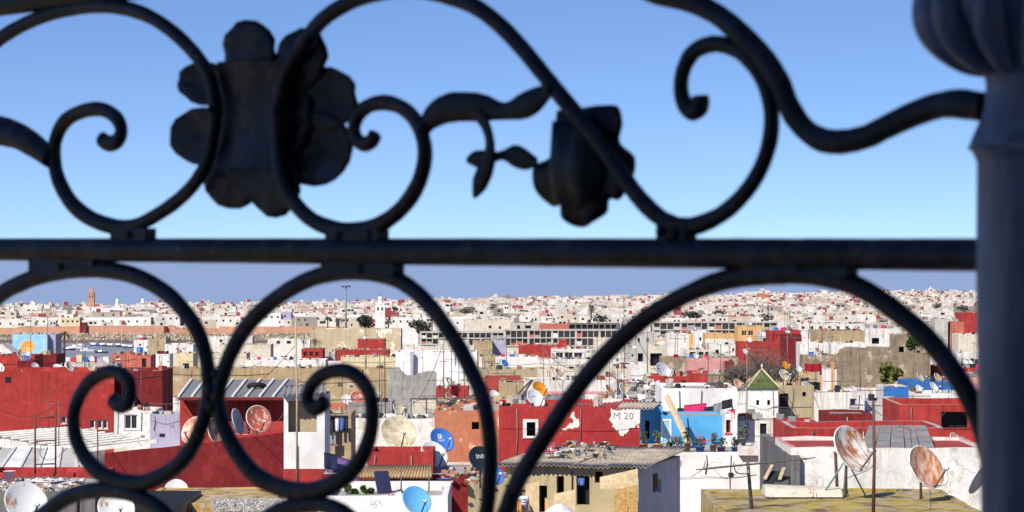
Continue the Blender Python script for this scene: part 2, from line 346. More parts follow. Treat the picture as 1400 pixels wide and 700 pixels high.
ring2 = [(444, 549), (436, 557), (427, 557), (420, 545), (426, 527), (440, 513), (458, 507), (476, 508), (492, 518), (504, 536), (509, 560), (507, 590), (497, 620), (484, 640), (467, 655), (446, 666), (422, 672), (398, 670), (373, 663), (349, 649), (331, 629), (316, 606), (304, 578), (298, 550), (300, 528), (306, 508), (317, 480), (336, 448), (364, 419), (397, 395), (431, 379), (466, 371), (500, 371), (536, 379), (566, 397), (590, 421), (609, 446), (625, 470), (641, 500), (656, 533), (664, 560), (669, 592), (671, 626), (669, 660), (665, 700), (652, 740), (628, 775)]
strap('scroll', ring2, [18, 19, 18, 17, 17, 17, 17, 18, 18, 18, 19, 19, 20, 21, 22, 22, 22, 22, 22, 22, 21, 21, 20, 20, 20, 20] + [20] * 5 + [22, 22, 21, 20] + [20] * 12)
ring3 = [(672, 760), (682, 725), (693, 695), (706, 662), (724, 630), (745, 597), (764, 567), (784, 538), (806, 509), (833, 479), (871, 444), (906, 420), (940, 402), (974, 388), (1009, 379), (1050, 374), (1090, 373), (1128, 378), (1163, 388), (1196, 405), (1228, 428), (1255, 450), (1278, 474), (1297, 498), (1315, 525), (1331, 556), (1345, 592), (1356, 640)]
strap('scroll', ring3, [21] * 8 + [22] * 5 + [24, 25, 27, 27, 26] + [26] * 10)
strap('scroll', [(20, 745), (45, 715), (70, 695), (95, 679), (125, 671), (160, 671), (192, 680), (222, 698), (245, 725)], 19)
strap('scroll', [(335, 745), (355, 716), (380, 699), (410, 691), (440, 690), (466, 698), (490, 716)], 19)
strap('scroll', [(1352, 560), (1351, 585), (1356, 615), (1375, 640)], 26, off=-.01)
# small welded spacers between scrolls and the rail
for x0, x1, y0, y1 in ((158, 206, 312, 330), (452, 524, 314, 330), (905, 944, 304, 330), (46, 134, 352, 372), (446, 545, 354, 376), (1020, 1165, 362, 378)):
    b = MB(); q = [RP(x0, y0), RP(x1, y0), RP(x1, y1), RP(x0, y1)]; t = RN * .006
    b.faces([p + t for p in q] + [p - t for p in q], [(0, 1, 2, 3), (7, 6, 5, 4), (0, 4, 5, 1), (1, 5, 6, 2), (2, 6, 7, 3), (3, 7, 4, 0)]); rel(b.build('weld_block', MAT['iron']))
for k, (x, y, r_) in enumerate(((912, 316, 11), (930, 320, 13), (922, 334, 10), (184, 321, 9), (470, 322, 9), (512, 321, 9), (293, 532, 10), (296, 556, 11), (582, 176, 10), (72, 212, 9), (1074, 128, 10), (758, 122, 9), (294, 150, 7), (382, 150, 7), (1338, 146, 14), (1100, 366, 10), (300, 510, 8), (500, 368, 9), (90, 366, 9))):
    b = MB(); c = RP(x, y, .004); rr_ = r_ * RY(x) / F; b.lathe([(0, -rr_ * .8), (rr_ * .7, -rr_ * .6), (rr_, 0), (rr_ * .6, rr_ * .6), (0, rr_ * .75)], c, 10, Euler((k, k * 2.1, 0)).to_matrix()); rel(b.build('weld_bead', MAT['iron']))
# pressed flower: a ribbed collar and eight cupped petals
def petal(cx, cy, rx, ry, ang, off, cup, root):
    """a thin cupped sheet; root: photo point the petal grows from"""
    b = MB(); n, rings = 20, 5; vs = []; d = RY(cx)
    for side in (0, 1):
        for k in range(rings + 1):
            f = k / rings
            for j in range(n):
                an = 2 * math.pi * j / n; x = rx * f * math.cos(an); y = ry * f * math.sin(an)
                px = cx - 9 + x * math.cos(ang) - y * math.sin(ang); py = cy + x * math.sin(ang) + y * math.cos(ang)
                o = off + cup * (f * f - .4) + .0028 * noise.noise(Vector((px * .06, py * .06, off * 90))) + .0012 * math.cos(an * 7) * f
                vs.append(RP(px, py, o - .0022 * side))
    fs = []; st = (rings + 1) * n
    for k in range(rings):
        for j in range(n):
            a_, b_, c_, d_ = k * n + j, k * n + (j + 1) % n, (k + 1) * n + (j + 1) % n, (k + 1) * n + j
            fs.append((a_, b_, c_, d_)); fs.append((st + d_, st + c_, st + b_, st + a_))
    for j in range(n): fs.append((rings * n + j, rings * n + (j + 1) % n, st + rings * n + (j + 1) % n, st + rings * n + j))
    b.faces(vs, fs, 0, True); return rel(b.build('petal', MAT['iron']))
for cx, cy, rx, ry, an, off, cup in ((338, 70, 36, 44, -.1, -.006, -.004), (406, 80, 34, 44, .3, -.008, -.004), (280, 114, 38, 30, .2, -.010, .005), (276, 186, 46, 40, 0, -.011, .005), (438, 134, 44, 44, -.15, -.013, .004), (424, 203, 50, 52, .35, -.014, .005), (316, 242, 40, 44, .2, -.007, -.004), (370, 250, 35, 48, -.1, -.006, -.004), (350, 155, 70, 75, 0, -.012, .002)):
    petal(cx, cy, rx, ry, an, off, cup, None)
b = MB(); vs = []; n = 22
for i in range(13):
    t = i / 12; x = 294 + t * 92
    for j in range(n):
        s = j / (n - 1); y = 84 + s * 146
        o = -.004 + .007 * math.cos((t - .5) * 2.8) - .006 * math.sin(s * math.pi) + .0006 * math.cos(t * 22)
        vs.append(RP(x, y, o))
b.faces(vs, [(i * n + j, i * n + j + 1, (i + 1) * n + j + 1, (i + 1) * n + j) for i in range(12) for j in range(n - 1)], 0, True)
b.faces([Vector(v) - RN * .003 for v in vs], [(i * n + j, (i + 1) * n + j, (i + 1) * n + j + 1, i * n + j + 1) for i in range(12) for j in range(n - 1)], 0, True)
rel(b.build('collar', MAT['iron']))
# leaf spray
strap('branch', [(578, 180), (590, 160), (612, 148), (640, 146), (664, 148), (690, 152), (712, 146), (732, 137), (756, 120)], [20, 30, 34, 34, 30, 20, 30, 30, 12], flatk=.35)
strap('tendril', [(655, 152), (668, 172), (674, 196), (671, 224), (660, 250), (652, 270)], [18, 16, 16, 24, 26, 6], flatk=.35, off=.003)
strap('leaf', [(634, 219), (645, 217), (660, 219), (672, 215), (684, 212), (700, 213), (716, 219), (730, 221)], [6, 18, 22, 12, 12, 26, 22, 10], flatk=.3, off=-.003)
def sheet_leaf(pts, off, bulge, name='leaf'):
    c = Vector((sum(p[0] for p in pts) / len(pts), sum(p[1] for p in pts) / len(pts)))
    per = spline([(p[0], p[1], 0) for p in pts + [pts[0]]], 4)[:-1]; n = len(per); b = MB(); vs = []; rings = 6
    for side in (0, 1):
        for k in range(rings + 1):
            f = max(.02, k / rings)
            for q in per:
                x, y = c.x + (q.x - c.x) * f, c.y + (q.y - c.y) * f
                vs.append(RP(x, y, off + bulge * (1 - f * f) + .002 * math.sin(x * .16) - .0024 * side))
    st = (rings + 1) * n; fs = []
    for k in range(rings):
        for j in range(n):
            a_, b_, c_, d_ = k * n + j, k * n + (j + 1) % n, (k + 1) * n + (j + 1) % n, (k + 1) * n + j
            fs.append((a_, b_, c_, d_)); fs.append((st + d_, st + c_, st + b_, st + a_))
    for j in range(n): fs.append((rings * n + j, rings * n + (j + 1) % n, st + rings * n + (j + 1) % n, st + rings * n + j))
    b.faces(vs, fs, 0, True); return rel(b.build(name, MAT['iron']))
lf = [(625, 310), (690, 302), (790, 295), (812, 345), (802, 395), (838, 440), (833, 505), (805, 560), (766, 560), (756, 604), (692, 640), (645, 612), (638, 574), (608, 580), (570, 530), (566, 470), (604, 440), (612, 380)]
sheet_leaf([(440 + x / 2.058, y / 2.058) for x, y in lf], -.012, .008)
sheet_leaf([(440 + x / 2.058, y / 2.058) for x, y in [(640, 340), (720, 350), (770, 420), (775, 500), (740, 560), (690, 590), (650, 560), (630, 480)]], -.004, .010)
# turned post
PXC, PD = 1397, 1.86
pc = P(PXC, 350, PD)
def hz(y): return H - (y - EY) * PD / F - H
prof = [(122, -60), (122, -20), (125, 0), (126, 18), (117, 40), (98, 66), (72, 86), (53, 98), (49, 115), (50, 140), (54, 158), (64, 180), (70, 194), (70, 204), (64, 214), (61, 222), (62, 330), (62, 420), (60, 520), (57, 620), (55, 720), (55, 1200), (55, 2400)]
b = MB(); b.lathe([(r * PD / F, hz(y)) for r, y in prof], (pc.x, pc.y, H), 48); rel(b.build('post', MAT['post_paint']))
b = MB(); b.lathe([(r * PD / F, hz(y)) for r, y in ((66, 196), (73, 199), (74, 203), (66, 208))], (pc.x, pc.y, H), 48); rel(b.build('post_collar', MAT['post_paint']))
for k in range(12):                               # lobes of the turned knob
    an = 2 * math.pi * k / 12; b = MB(); pts = []
    for r, y in ((52, 96), (78, 84), (106, 60), (122, 36), (128, 10), (126, -15), (118, -50)): pts.append(Vector((pc.x + math.cos(an) * r * PD / F, pc.y + math.sin(an) * r * PD / F, H + hz(y))))
    b.tube(spline(pts, 3), [.004 + .008 * math.sin(math.pi * i / 18) for i in range(19)], 8); rel(b.build('knob_lobe', MAT['post_paint']))

# ---------------------------------------------------------------- building kit
ROOFS = []
DR = random.Random(99)
BLOCK = []                                         # what each front hides
SPEC = []                                          # (x0, x1, ytop, ybottom, d): what each placed thing covers, so that the infill stays clear of it
def on_front(A, yaw, x, y):
    """photo pixel -> (distance along the front, height) on the vertical plane through A turned by yaw"""
    k = (x - CX) / F; u = (k * A.y - A.x) / (math.cos(yaw) - k * math.sin(yaw))
    Y = A.y + u * math.sin(yaw); return u, H - (y - EY) * Y / F
def walled(b, O, ux, n_in, w_, z0, z1, holes, cell, jit, reveal, mi=0):
    """a wall from O along ux with real openings and reveals; the top edge wavers a little"""
    us = sorted({0.0, w_} | {h[0] for h in holes} | {h[1] for h in holes} | {w_ * i / max(1, int(w_ / cell)) for i in range(1, int(w_ / cell))})
    us = [u for i, u in enumerate(us) if i == 0 or u - us[i - 1] > 1e-4]
    zs = sorted({z0, z1} | {h[2] for h in holes} | {h[3] for h in holes})
    def pt(u, z, i=0):
        p = O + ux * u; jz = 0
        if jit and abs(z - z1) < 1e-6 and 1e-6 < u < w_ - 1e-6: jz = jit * noise.noise(Vector((O.x + u * 1.3, O.y, z)))* 1.6
        return Vector((p.x, p.y, z + jz))
    for i in range(len(us) - 1):
        for j in range(len(zs) - 1):
            um, zm = (us[i] + us[i + 1]) / 2, (zs[j] + zs[j + 1]) / 2
            if any(h[0] < um < h[1] and h[2] < zm < h[3] for h in holes): continue
            b.poly([pt(us[i], zs[j]), pt(us[i + 1], zs[j]), pt(us[i + 1], zs[j + 1]), pt(us[i], zs[j + 1])], mi)
    for h in holes:
        c = [pt(h[0], h[2]), pt(h[1], h[2]), pt(h[1], h[3]), pt(h[0], h[3])]; e = [q + n_in * reveal for q in c]
        for q in range(4): b.poly([c[q], c[(q + 1) % 4], e[(q + 1) % 4], e[q]], mi)
    return [pt(u, z1) for u in us]
def house(x0, x1, yt, d, dep, mat, label, yb=None, yaw=0., wins=(), doors=(), cat='house', name='house', group=None, par=.45, roof='roof_grey', band=None, frame='white_frame', jit=.04, zb=None, holes_only=(), pt_=.22, spec=True, top=None, side_wins=0, rim=None, recess='dark'):
    A = P(x0, yt, d); w_, _ = on_front(A, yaw, x1, yt); w_ = abs(w_)
    zt = A.z; z0 = (ground(d) - .6) if zb is None else zb
    if spec: SPEC.append((x0, x1, yt, yb or yt + 14, d))
    root = empty(name, (A.x, A.y, z0), label, cat, group, yaw); BLOCK.append((x0, x1, yt, EY + (H - z0) * F / d, d, root))
    hh = zt - z0; cell = 1.1 if d < 360 else 3.0
    loc = Vector((0, 0, 0)); ux = Vector((1, 0, 0)); uy = Vector((0, 1, 0))
    hol = []
    for q in list(wins) + list(doors) + list(holes_only):
        ua, za = on_front(A, yaw, q[0], q[3]); ub, zc = on_front(A, yaw, q[2], q[1])
        za, zc = za - z0, zc - z0
        hol.append((max(.02, ua), min(w_ - .02, ub), max(.02, za), min(hh - .02, zc)))
    rev = min(.22, dep * .2)
    b = MB(); J = jit if d < 420 else 0
    front = walled(b, loc, ux, uy, w_, 0, hh, hol, cell, J, rev)
    sh = []
    if side_wins:
        for k in range(side_wins):
            c = dep * (k + .5) / side_wins; sh.append((c - .4, c + .4, hh - 2.3, hh - 1.1))
    right = walled(b, Vector((w_, 0, 0)), uy, -ux, dep, 0, hh, sh, cell, J, rev)
    back = walled(b, Vector((w_, dep, 0)), -ux, -uy, w_, 0, hh, [], cell, J, rev)
    left = walled(b, Vector((0, dep, 0)), -uy, ux, dep, 0, hh, [], cell, J, rev)
    t_ = min(pt_, w_ * .2, dep * .2)
    if par > 0:
        zr = hh - par
        for side, inn in ((front, uy), (right, -ux), (back, -uy), (left, ux)):
            n = len(side)
            inner = []
            for i, p in enumerate(side):
                q = p + inn * t_
                q.x = min(max(q.x, t_), w_ - t_); q.y = min(max(q.y, t_), dep - t_); inner.append(q)
            for i in range(n - 1):
                b.poly([side[i], side[i + 1], inner[i + 1], inner[i]], 1 if rim else 0)
                b.poly([inner[i], inner[i + 1], Vector((inner[i + 1].x, inner[i + 1].y, zr)), Vector((inner[i].x, inner[i].y, zr))])
    else: zr = hh - .02; t_ = 0
    if rim is None and d < 900 and par > .12: rim = DR.choice((mat, mat, 'pale_concrete', 'cream', 'roof_grey'))
    b.build('wall', [MAT[mat], MAT[rim or mat]], root)
    if par > .12: ROOFS.append((x0, x1, yt, d, zr + z0, dep, label))
    if d < 640 and w_ > 2 and hh > 2.2:
        for _ in range(DR.choice((0, 1, 1, 2))):
            u = DR.uniform(.1, .9) * w_; L = DR.uniform(1.2, 4)
            if not any(h[0] - .15 < u < h[1] + .15 for h in hol):
                b = MB(); b.tube([Vector((u, -.07, hh - .15)), Vector((u + DR.uniform(-.1, .1), -.06, hh - L * .5)), Vector((u + DR.uniform(-.15, .15), -.07, max(.1, hh - L)))], DR.choice((.02, .03, .045)), 5); b.build('downpipe', MAT[DR.choice(('steel', 'pale_pole', 'wire_black', 'sheet_grey', 'pipe_rust'))], root)
        for _ in range(DR.choice((0, 1, 2, 3))):
            u = DR.uniform(.08, .85) * w_; z = hh - DR.uniform(.7, 2.4); s_ = DR.uniform(.15, .45)
            if z > .3 and not any(h[0] - .6 < u < h[1] + .2 for h in hol):
                b = MB(); b.span((u, -.05, z), (u + s_, .03, z + s_ * DR.uniform(.5, 1.3))); b.build('vent', MAT[DR.choice(('dark', 'steel', 'dark', 'board', 'concrete'))], root)
        if DR.random() < .45:
            b = MB(); z = hh - DR.uniform(.4, 1.4); b.tube(spline([Vector((w_ * t, -.06 - .03 * math.sin(t * 5), z - .25 * math.sin(t * math.pi) * DR.uniform(.4, 1.3))) for t in (0.02, .25, .5, .75, .98)], 3), .012 if d < 250 else .02, 4); b.build('cable', MAT['wire_black'], root)
    b = MB(); b.poly([(t_, t_, zr), (w_ - t_, t_, zr), (w_ - t_, dep - t_, zr), (t_, dep - t_, zr)]); b.build('roof', MAT[roof], root)
    for i, (ua, ub, za, zc) in enumerate(hol[:len(wins)]): window(root, ua, ub, za, zc, rev, frame, d)
    for (ua, ub, za, zc) in hol[len(wins):len(wins) + len(doors)]:
        b = MB(); b.span((ua, rev - .06, za), (ub, rev, zc)); b.build('door', MAT['dark'], root)
    for (ua, ub, za, zc) in hol[len(wins) + len(doors):]:
        b = MB(); b.span((ua - .1, rev + .5, za - .1), (ub + .1, rev + .55, zc + .1)); b.build('recess', MAT[recess], root)
    if band:
        bm_, ya, yb_ = band
        _, za = on_front(A, yaw, x0, yb_); _, zc = on_front(A, yaw, x0, ya)
        b = MB(); b.span((-.012, -.015, za - z0), (w_ + .012, 0.0, zc - z0)); b.build('painted_band', MAT[bm_], root)
    return root, A, w_, hh, zr + z0
def window(root, ua, ub, za, zc, rev, frame, d):
    fw = min(.09, (ub - ua) * .2); y = rev - .10
    b = MB()
    b.span((ua, y, za), (ua + fw, y + .06, zc)); b.span((ub - fw, y, za), (ub, y + .06, zc)); b.span((ua + fw, y, zc - fw), (ub - fw, y + .06, zc)); b.span((ua + fw, y, za), (ub - fw, y + .06, za + fw))
    um = (ua + ub) / 2
    if ub - ua > .7: b.span((um - fw * .4, y + .002, za + fw), (um + fw * .4, y + .058, zc - fw))
    fo = b.build('window', MAT[frame], root)
    b = MB(); b.span((ua + .01, y + .07, za + .01), (ub - .01, y + .09, zc - .01)); b.build('pane', MAT['glass'], fo)
    if d < 450:
        b = MB(); b.span((ua - .08, -.07, za - .08), (ub + .08, .1, za - .002)); b.build('sill', MAT[frame], fo)
def wall(x0, x1, yt, d, thick, mat, label, yb=None, yaw=0., name='masonry_wall', cat='wall', top=None, zb=None, jit=.05, cell=.8, group=None, spec=True):
    """a free-standing wall; top: [(x, y)] photo outline of a broken top edge"""
    A = P(x0, yt, d); w_, _ = on_front(A, yaw, x1, yt); z0 = ground(d) - .6 if zb is None else zb
    if spec: SPEC.append((x0, x1, yt, yb or yt + 14, d))
    root = empty(name, (A.x, A.y, z0), label, cat, group, yaw)
    prof = []
    if top:
        pts = [on_front(A, yaw, x, y) for x, y in top]
        for (ua, za), (ub, zc) in zip(pts, pts[1:]):
            n = max(1, int((ub - ua) / cell))
            for i in range(n): prof.append((ua + (ub - ua) * i / n, za + (zc - za) * i / n))
        prof.append(pts[-1])
    else:
        n = max(2, int(w_ / cell)); prof = [(w_ * i / n, A.z) for i in range(n + 1)]
    prof = [(u, z - z0 + jit * noise.noise(Vector((u * .9 + x0, yt, 0))) * 1.5) for u, z in prof]
    b = MB()
    for (ua, za), (ub, zc) in zip(prof, prof[1:]):
        b.poly([(ua, 0, 0), (ub, 0, 0), (ub, 0, zc), (ua, 0, za)]); b.poly([(ub, thick, 0), (ua, thick, 0), (ua, thick, za), (ub, thick, zc)])
        b.poly([(ua, 0, za), (ub, 0, zc), (ub, thick, zc), (ua, thick, za)])
    for (u, z), s in ((prof[0], 1), (prof[-1], -1)): b.poly([(u, 0, 0), (u, 0, z), (u, thick, z), (u, thick, 0)][::s])
    tag(root, kind='thing'); b.build('wall_body', MAT[mat], root); return root
def sheet(name, label, cat, pts, mat, waves=0, amp=.04, thick=.02, rib=None, group=None, nsub=1, parent=None):
    """corrugated sheet through four world points A B C D (A-B one edge, waves run across it)"""
    A_, B_, C_, D_ = [Vector(p) for p in pts]; n = max(1, waves * 6) if waves else 1
    nr = (B_ - A_).cross(D_ - A_).normalized(); nr = nr if nr.z > 0 else -nr
    b = MB(); vs = []; m = 5
    for side in (0, 1):
        for i in range(n + 1):
            t = i / n; o = amp * math.sin(t * waves * 2 * math.pi) if waves else 0
            for j in range(m + 1):
                s = j / m
                wob = .02 * noise.noise(Vector((t * 9, s * 4, A_.x)))
                vs.append(A_.lerp(B_, t).lerp(D_.lerp(C_, t), s) + nr * (o + wob - thick * side))
    k = m + 1; st = (n + 1) * k; fs = []
    for i in range(n):
        for j in range(m):
            q = (i * k + j, (i + 1) * k + j, (i + 1) * k + j + 1, i * k + j + 1); fs.append(q); fs.append(tuple(st + z for z in q[::-1]))
    for i in range(n):
        for j in (0, m): fs.append((i * k + j, (i + 1) * k + j, st + (i + 1) * k + j, st + i * k + j))
    for j in range(m):
        for i in (0, n): fs.append((i * k + j, i * k + j + 1, st + i * k + j + 1, st + i * k + j))
    if parent is not None:
        b.faces(vs, fs, 0, waves > 0); o = b.build(name, MAT[mat]); o.parent = parent; o.matrix_parent_inverse = Matrix.Translation(-parent.location); return o
    b.faces(vs, fs, 0, waves > 0); o = b.build(name, MAT[mat], loc=A_); return tag(o, label, cat, group)

# ---------------------------------------------------------------- satellite dishes, antennas, tanks, washing
def dish_parts(root, dia, mat, az, el, post=1.0, arm=True, tripod=False, text=None, lnb=True):
    f = Vector((math.sin(az) * math.cos(el), -math.cos(az) * math.cos(el), math.sin(el)))
    M = f.to_track_quat('Z', 'Y').to_matrix(); r = dia / 2; k = .30 / r
    c = Vector((0, 0, post))
    def prof(rr): return k * rr * rr * .75
    b = MB(); n = 9
    b.lathe([(r * i / n, prof(r * i / n)) for i in range(n + 1)] + [(r * 1.03, prof(r) - .004), (r * 1.02, prof(r) - .03)] + [(r * i / n, prof(r * i / n) - .03) for i in range(n, -1, -1)], c, 40, M)
    rf = b.build('reflector', MAT[mat], root)
    b = MB(); b.lathe([(r * 1.0, prof(r) + .006), (r * 1.035, prof(r) + .004), (r * 1.035, prof(r) - .03), (r * 1.0, prof(r) - .028)], c, 40, M); b.build('rim', MAT['dish_white' if mat in ('dish_rust', 'dish_rusted', 'dish_dirty', 'dish_red') else mat], rf)
    b = MB(); back = c - f * .12
    b.box(c - f * .10, (r * .3, r * .3, .14), M=M); b.tube([Vector((back.x, back.y, 0)), Vector((back.x, back.y, post - .02))], .03 + dia * .012, 8); b.build('mount', MAT['steel'], root)
    if tripod:
        for an, mt in ((0.6, 'green_strut'), (2.7, 'green_strut'), (4.5, 'steel')):
            b = MB(); b.tube([Vector((back.x, back.y, post * .82)), Vector((back.x + math.cos(an) * post * .55, back.y + math.sin(an) * post * .5, 0))], .032, 6); b.build('strut', MAT[mt], root)
    if arm:
        lo = c + M @ Vector((0, -r * .98, prof(r))); dn = (M @ Vector((0, -1, 0)))
        tip = c + f * dia * .62 + dn * r * .55
        b = MB(); b.bar(lo, tip, .035 + dia * .008); b.build('feed_arm', MAT['steel'], root)
        b = MB(); t = (c + f * .05 - tip).normalized(); b.tube([tip - t * .07, tip + t * .05, tip + t * .11], [.03 + dia * .015, .035 + dia * .02, .05 + dia * .02], 10); b.build('feed_horn', MAT['dish_grey'], root)
        b = MB(); sd = DR.uniform(-.15, .15); b.tube(spline([tip, tip + Vector((sd, .02, -dia * .35)), c * .35 + Vector((sd, -.15, .1)), Vector((back.x, back.y - .06, post * .25)), Vector((back.x + .1, back.y - .1, .0))], 4), .009 + dia * .002, 4); b.build('cable', MAT[DR.choice(('wire_black', 'sheet_white', 'wire_black'))], root)
    if text:
        for s, size, oy, mt in text: dish_text(root, s, size * r, oy * r, M, c, prof, mt)
    return root
def text_mesh(s, size):
    cu = bpy.data.curves.new('lettering', 'FONT'); cu.body = s; cu.size = size; cu.align_x = 'CENTER'; cu.align_y = 'CENTER'; cu.resolution_u = 2
    o = bpy.data.objects.new('lettering', cu); C.objects.link(o); dg = bpy.context.evaluated_depsgraph_get()
    me = bpy.data.meshes.new_from_object(o.evaluated_get(dg)); bpy.data.objects.remove(o); bpy.data.curves.remove(cu); return me
def dish_text(root, s, size, oy, M, c, prof, mt):
    if s == '[]':
        b = MB(); nn = 6; q = size / 2
        for i in range(nn):
            for j in range(nn):
                if i in (2, 3) and 1 < j < 5: continue
                pts = [(-q + 2 * q * (i + a) / nn, oy - q + 2 * q * (j + e) / nn) for a, e in ((0, 0), (1, 0), (1, 1), (0, 1))]
                b.poly([M @ Vector((x, y, prof(math.hypot(x, y)) + .012)) + c for x, y in pts])
        b.build('emblem', MAT[mt], root); return
    me = text_mesh(s, size)
    for v in me.vertices:
        x, y = v.co.x, v.co.y + oy; v.co = M @ Vector((x, y, prof(math.hypot(x, y)) + .012)) + c
    me.materials.append(MAT[mt]); o = bpy.data.objects.new('lettering', me); C.objects.link(o); o.parent = root
DAZ, DEL = R(42), R(34)
def dish(x, y, d, hpx, mat, label, ybase=None, az=None, el=None, group='satellite dishes on the roofs', **kw):
    c = P(x, y, d); dia = hpx * d / F; post = ((ybase - y) if ybase else hpx * .62) * d / F
    root = empty('satellite_dish', (c.x, c.y, c.z - post), label, 'dish', group)
    dish_parts(root, dia, mat, DAZ if az is None else az, DEL if el is None else el, post, **kw)
    SPEC.append((x - hpx * .5, x + hpx * .5, y - hpx * .5, y + hpx * .6, d)); return root
def mast(x, yt, yb, d, label, th=.035, mat='steel', yagi=None, lean=0, cross=0, rungs=0, group='aerial masts on the roofs'):
    B_ = P(x, yb, d); T_ = P(x + lean, yt, d); root = empty('aerial_mast', B_, label, 'antenna', group); t = T_ - B_
    b = MB(); b.tube([Vector(), t * .5 + Vector((th * .6, 0, 0)), t], [th, th * .9, th * .75], 7); b.build('pole', MAT[mat], root)
    if yagi: yagi_parts(root, t - Vector((0, 0, .15)), *yagi)
    for k in range(cross):
        z = t * (.55 + .4 * k / max(1, cross)); b = MB(); L = random.uniform(.5, .9); b.tube([z - Vector((L, .1, 0)), z + Vector((L, -.1, 0))], .015, 5); b.build('crossbar', MAT[mat], root)
    return root
def yagi_parts(root, p, ang, length, n=8, el=.5, mat='steel', th=.012):
    u = Vector((math.cos(ang), math.sin(ang), 0)); v = Vector((-u.y, u.x, 0))
    b = MB(); b.tube([p - u * length * .3, p + u * length * .7], th * 1.3, 6); b.build('boom', MAT[mat], root)
    for i in range(n):
        q = p - u * length * .3 + u * length * i / (n - 1); L = el * (1 - .4 * i / n)
        b = MB(); b.tube([q - v * L / 2, q + v * L / 2], th * .8, 5); b.build('element', MAT[mat], root)
def wire(name, label, pts, r=.012, mat='wire_black', cat='cable'):
    sp = spline([tuple(p) for p in pts], 6); b = MB(); b.tube(sp, r, 5); return tag(b.build(name, MAT[mat], loc=sp[0]), label, cat)
def cloth(x0, x1, yt, yb, d, mat, label, slope=0, name='towel', cat='laundry', group='washing on the line', spec=False):
    n, m = 10, 6; b = MB(); vs = []
    for side in (0, 1):
        for i in range(n + 1):
            t = i / n
            for j in range(m + 1):
                s = j / m; p = P(x0 + (x1 - x0) * t, yt + slope * t + (yb - yt) * s, d)
                p.y += .05 * math.sin(t * 9 + x0) * s + .012 * side; vs.append(p)
    k = m + 1; st = (n + 1) * k; fs = []
    for i in range(n):
        for j in range(m):
            q = (i * k + j, (i + 1) * k + j, (i + 1) * k + j + 1, i * k + j + 1); fs += [q, tuple(st + z for z in q[::-1])]
    for i in range(n):
        for j in (0, m): fs.append((i * k + j, (i + 1) * k + j, st + (i + 1) * k + j, st + i * k + j))
    b.faces(vs, fs, 0, True); return tag(b.build(name, MAT[mat], loc=P(x0, yt, d)), label, cat, group)
def leaf_cloud(b, c, rad, n, size, mi=0, flat_=1.0, lumps=7):
    c = Vector(c); cl = []
    for _ in range(lumps):
        v = Vector((random.gauss(0, 1), random.gauss(0, 1), random.gauss(0, 1))).normalized() * random.uniform(.3, .75)
        cl.append((Vector((v.x * rad[0], v.y * rad[1], v.z * rad[2])), random.uniform(.32, .55)))
    for _ in range(n):
        o, rr = random.choice(cl); v = Vector((random.gauss(0, 1), random.gauss(0, 1), random.gauss(0, 1))).normalized() * rr * random.uniform(.5, 1) ** .5
        p = c + o + Vector((v.x * rad[0], v.y * rad[1], v.z * rad[2]))
        a = Vector((random.gauss(0, 1), random.gauss(0, 1), random.gauss(0, .7))).normalized(); e = a.cross(Vector((random.gauss(0, 1), random.gauss(0, 1), random.gauss(0, 1)))).normalized()
        s = size * random.uniform(.6, 1.3); b.poly([p - a * s, p - e * s * .45, p + a * s, p + e * s * .45], mi)
def tree(x, yb, yt, d, wpx, label, leaf='leaf_mid', n=500, size=None, name='tree', group=None, lumps=8, cat='tree', trunk_f=.35):
    B_ = P(x, yb, d); h = (yb - yt) * d / F; rw = wpx * d / F / 2; root = empty(name, B_, label, cat, group)
    SPEC.append((x - wpx / 2, x + wpx / 2, yt, yb, d))
    b = MB(); r0 = max(.03, h * .03); ch = h * (1 - trunk_f)
    b.tube([Vector((0, 0, -.5)), Vector((.02 * h, 0, h * .3)), Vector((-.02 * h, 0, h * .75))], [r0 * 1.4, r0, r0 * .3], 7)
    for k in range(6):
        an = k * 1.05 + random.random(); z = h * random.uniform(.25, .5)
        b.tube([Vector((0, 0, z)), Vector((math.cos(an) * rw * .35, math.sin(an) * rw * .35, z + ch * .25)), Vector((math.cos(an) * rw * .7, math.sin(an) * rw * .7, z + ch * .45))], [r0 * .6, r0 * .35, r0 * .1], 5)
    b.build('trunk', MAT['bark'], root)
    b = MB(); leaf_cloud(b, (0, 0, h * trunk_f + ch * .5), (rw, rw * .9, ch * .55), n, size or rw * .16, lumps=lumps); b.build('crown', MAT[leaf], root); return root
def palm(x, yb, yt, d, label, leaf='far_leaf', group='palms'):
    B_ = P(x, yb, d); h = (yb - yt) * d / F; root = empty('palm_tree', B_, label, 'palm', group); SPEC.append((x - 6, x + 6, yt, yb, d))
    b = MB(); b.tube([Vector((0, 0, -4)), Vector((0, 0, h * .5)), Vector((.1, 0, h * .78))], [.35, .28, .25], 7); b.build('trunk', MAT['bark'], root)
    b = MB()
    for k in range(26):
        an = k * 2.4; up = random.uniform(-.2, .9); L = h * random.uniform(.28, .36); u = Vector((math.cos(an), math.sin(an), 0)); pts = []
        for i in range(5):
            t = i / 4; pts.append(Vector((.1, 0, h * .78)) + u * L * t * (1 - .2 * up) + Vector((0, 0, L * (up * t - .75 * t * t))))
        v = Vector((-u.y, u.x, 0)) * L * .09
        for i in range(4): b.poly([pts[i] - v, pts[i] + v, pts[i + 1] + v * .7, pts[i + 1] - v * .7])
    b.build('crown', MAT[leaf], root); return root
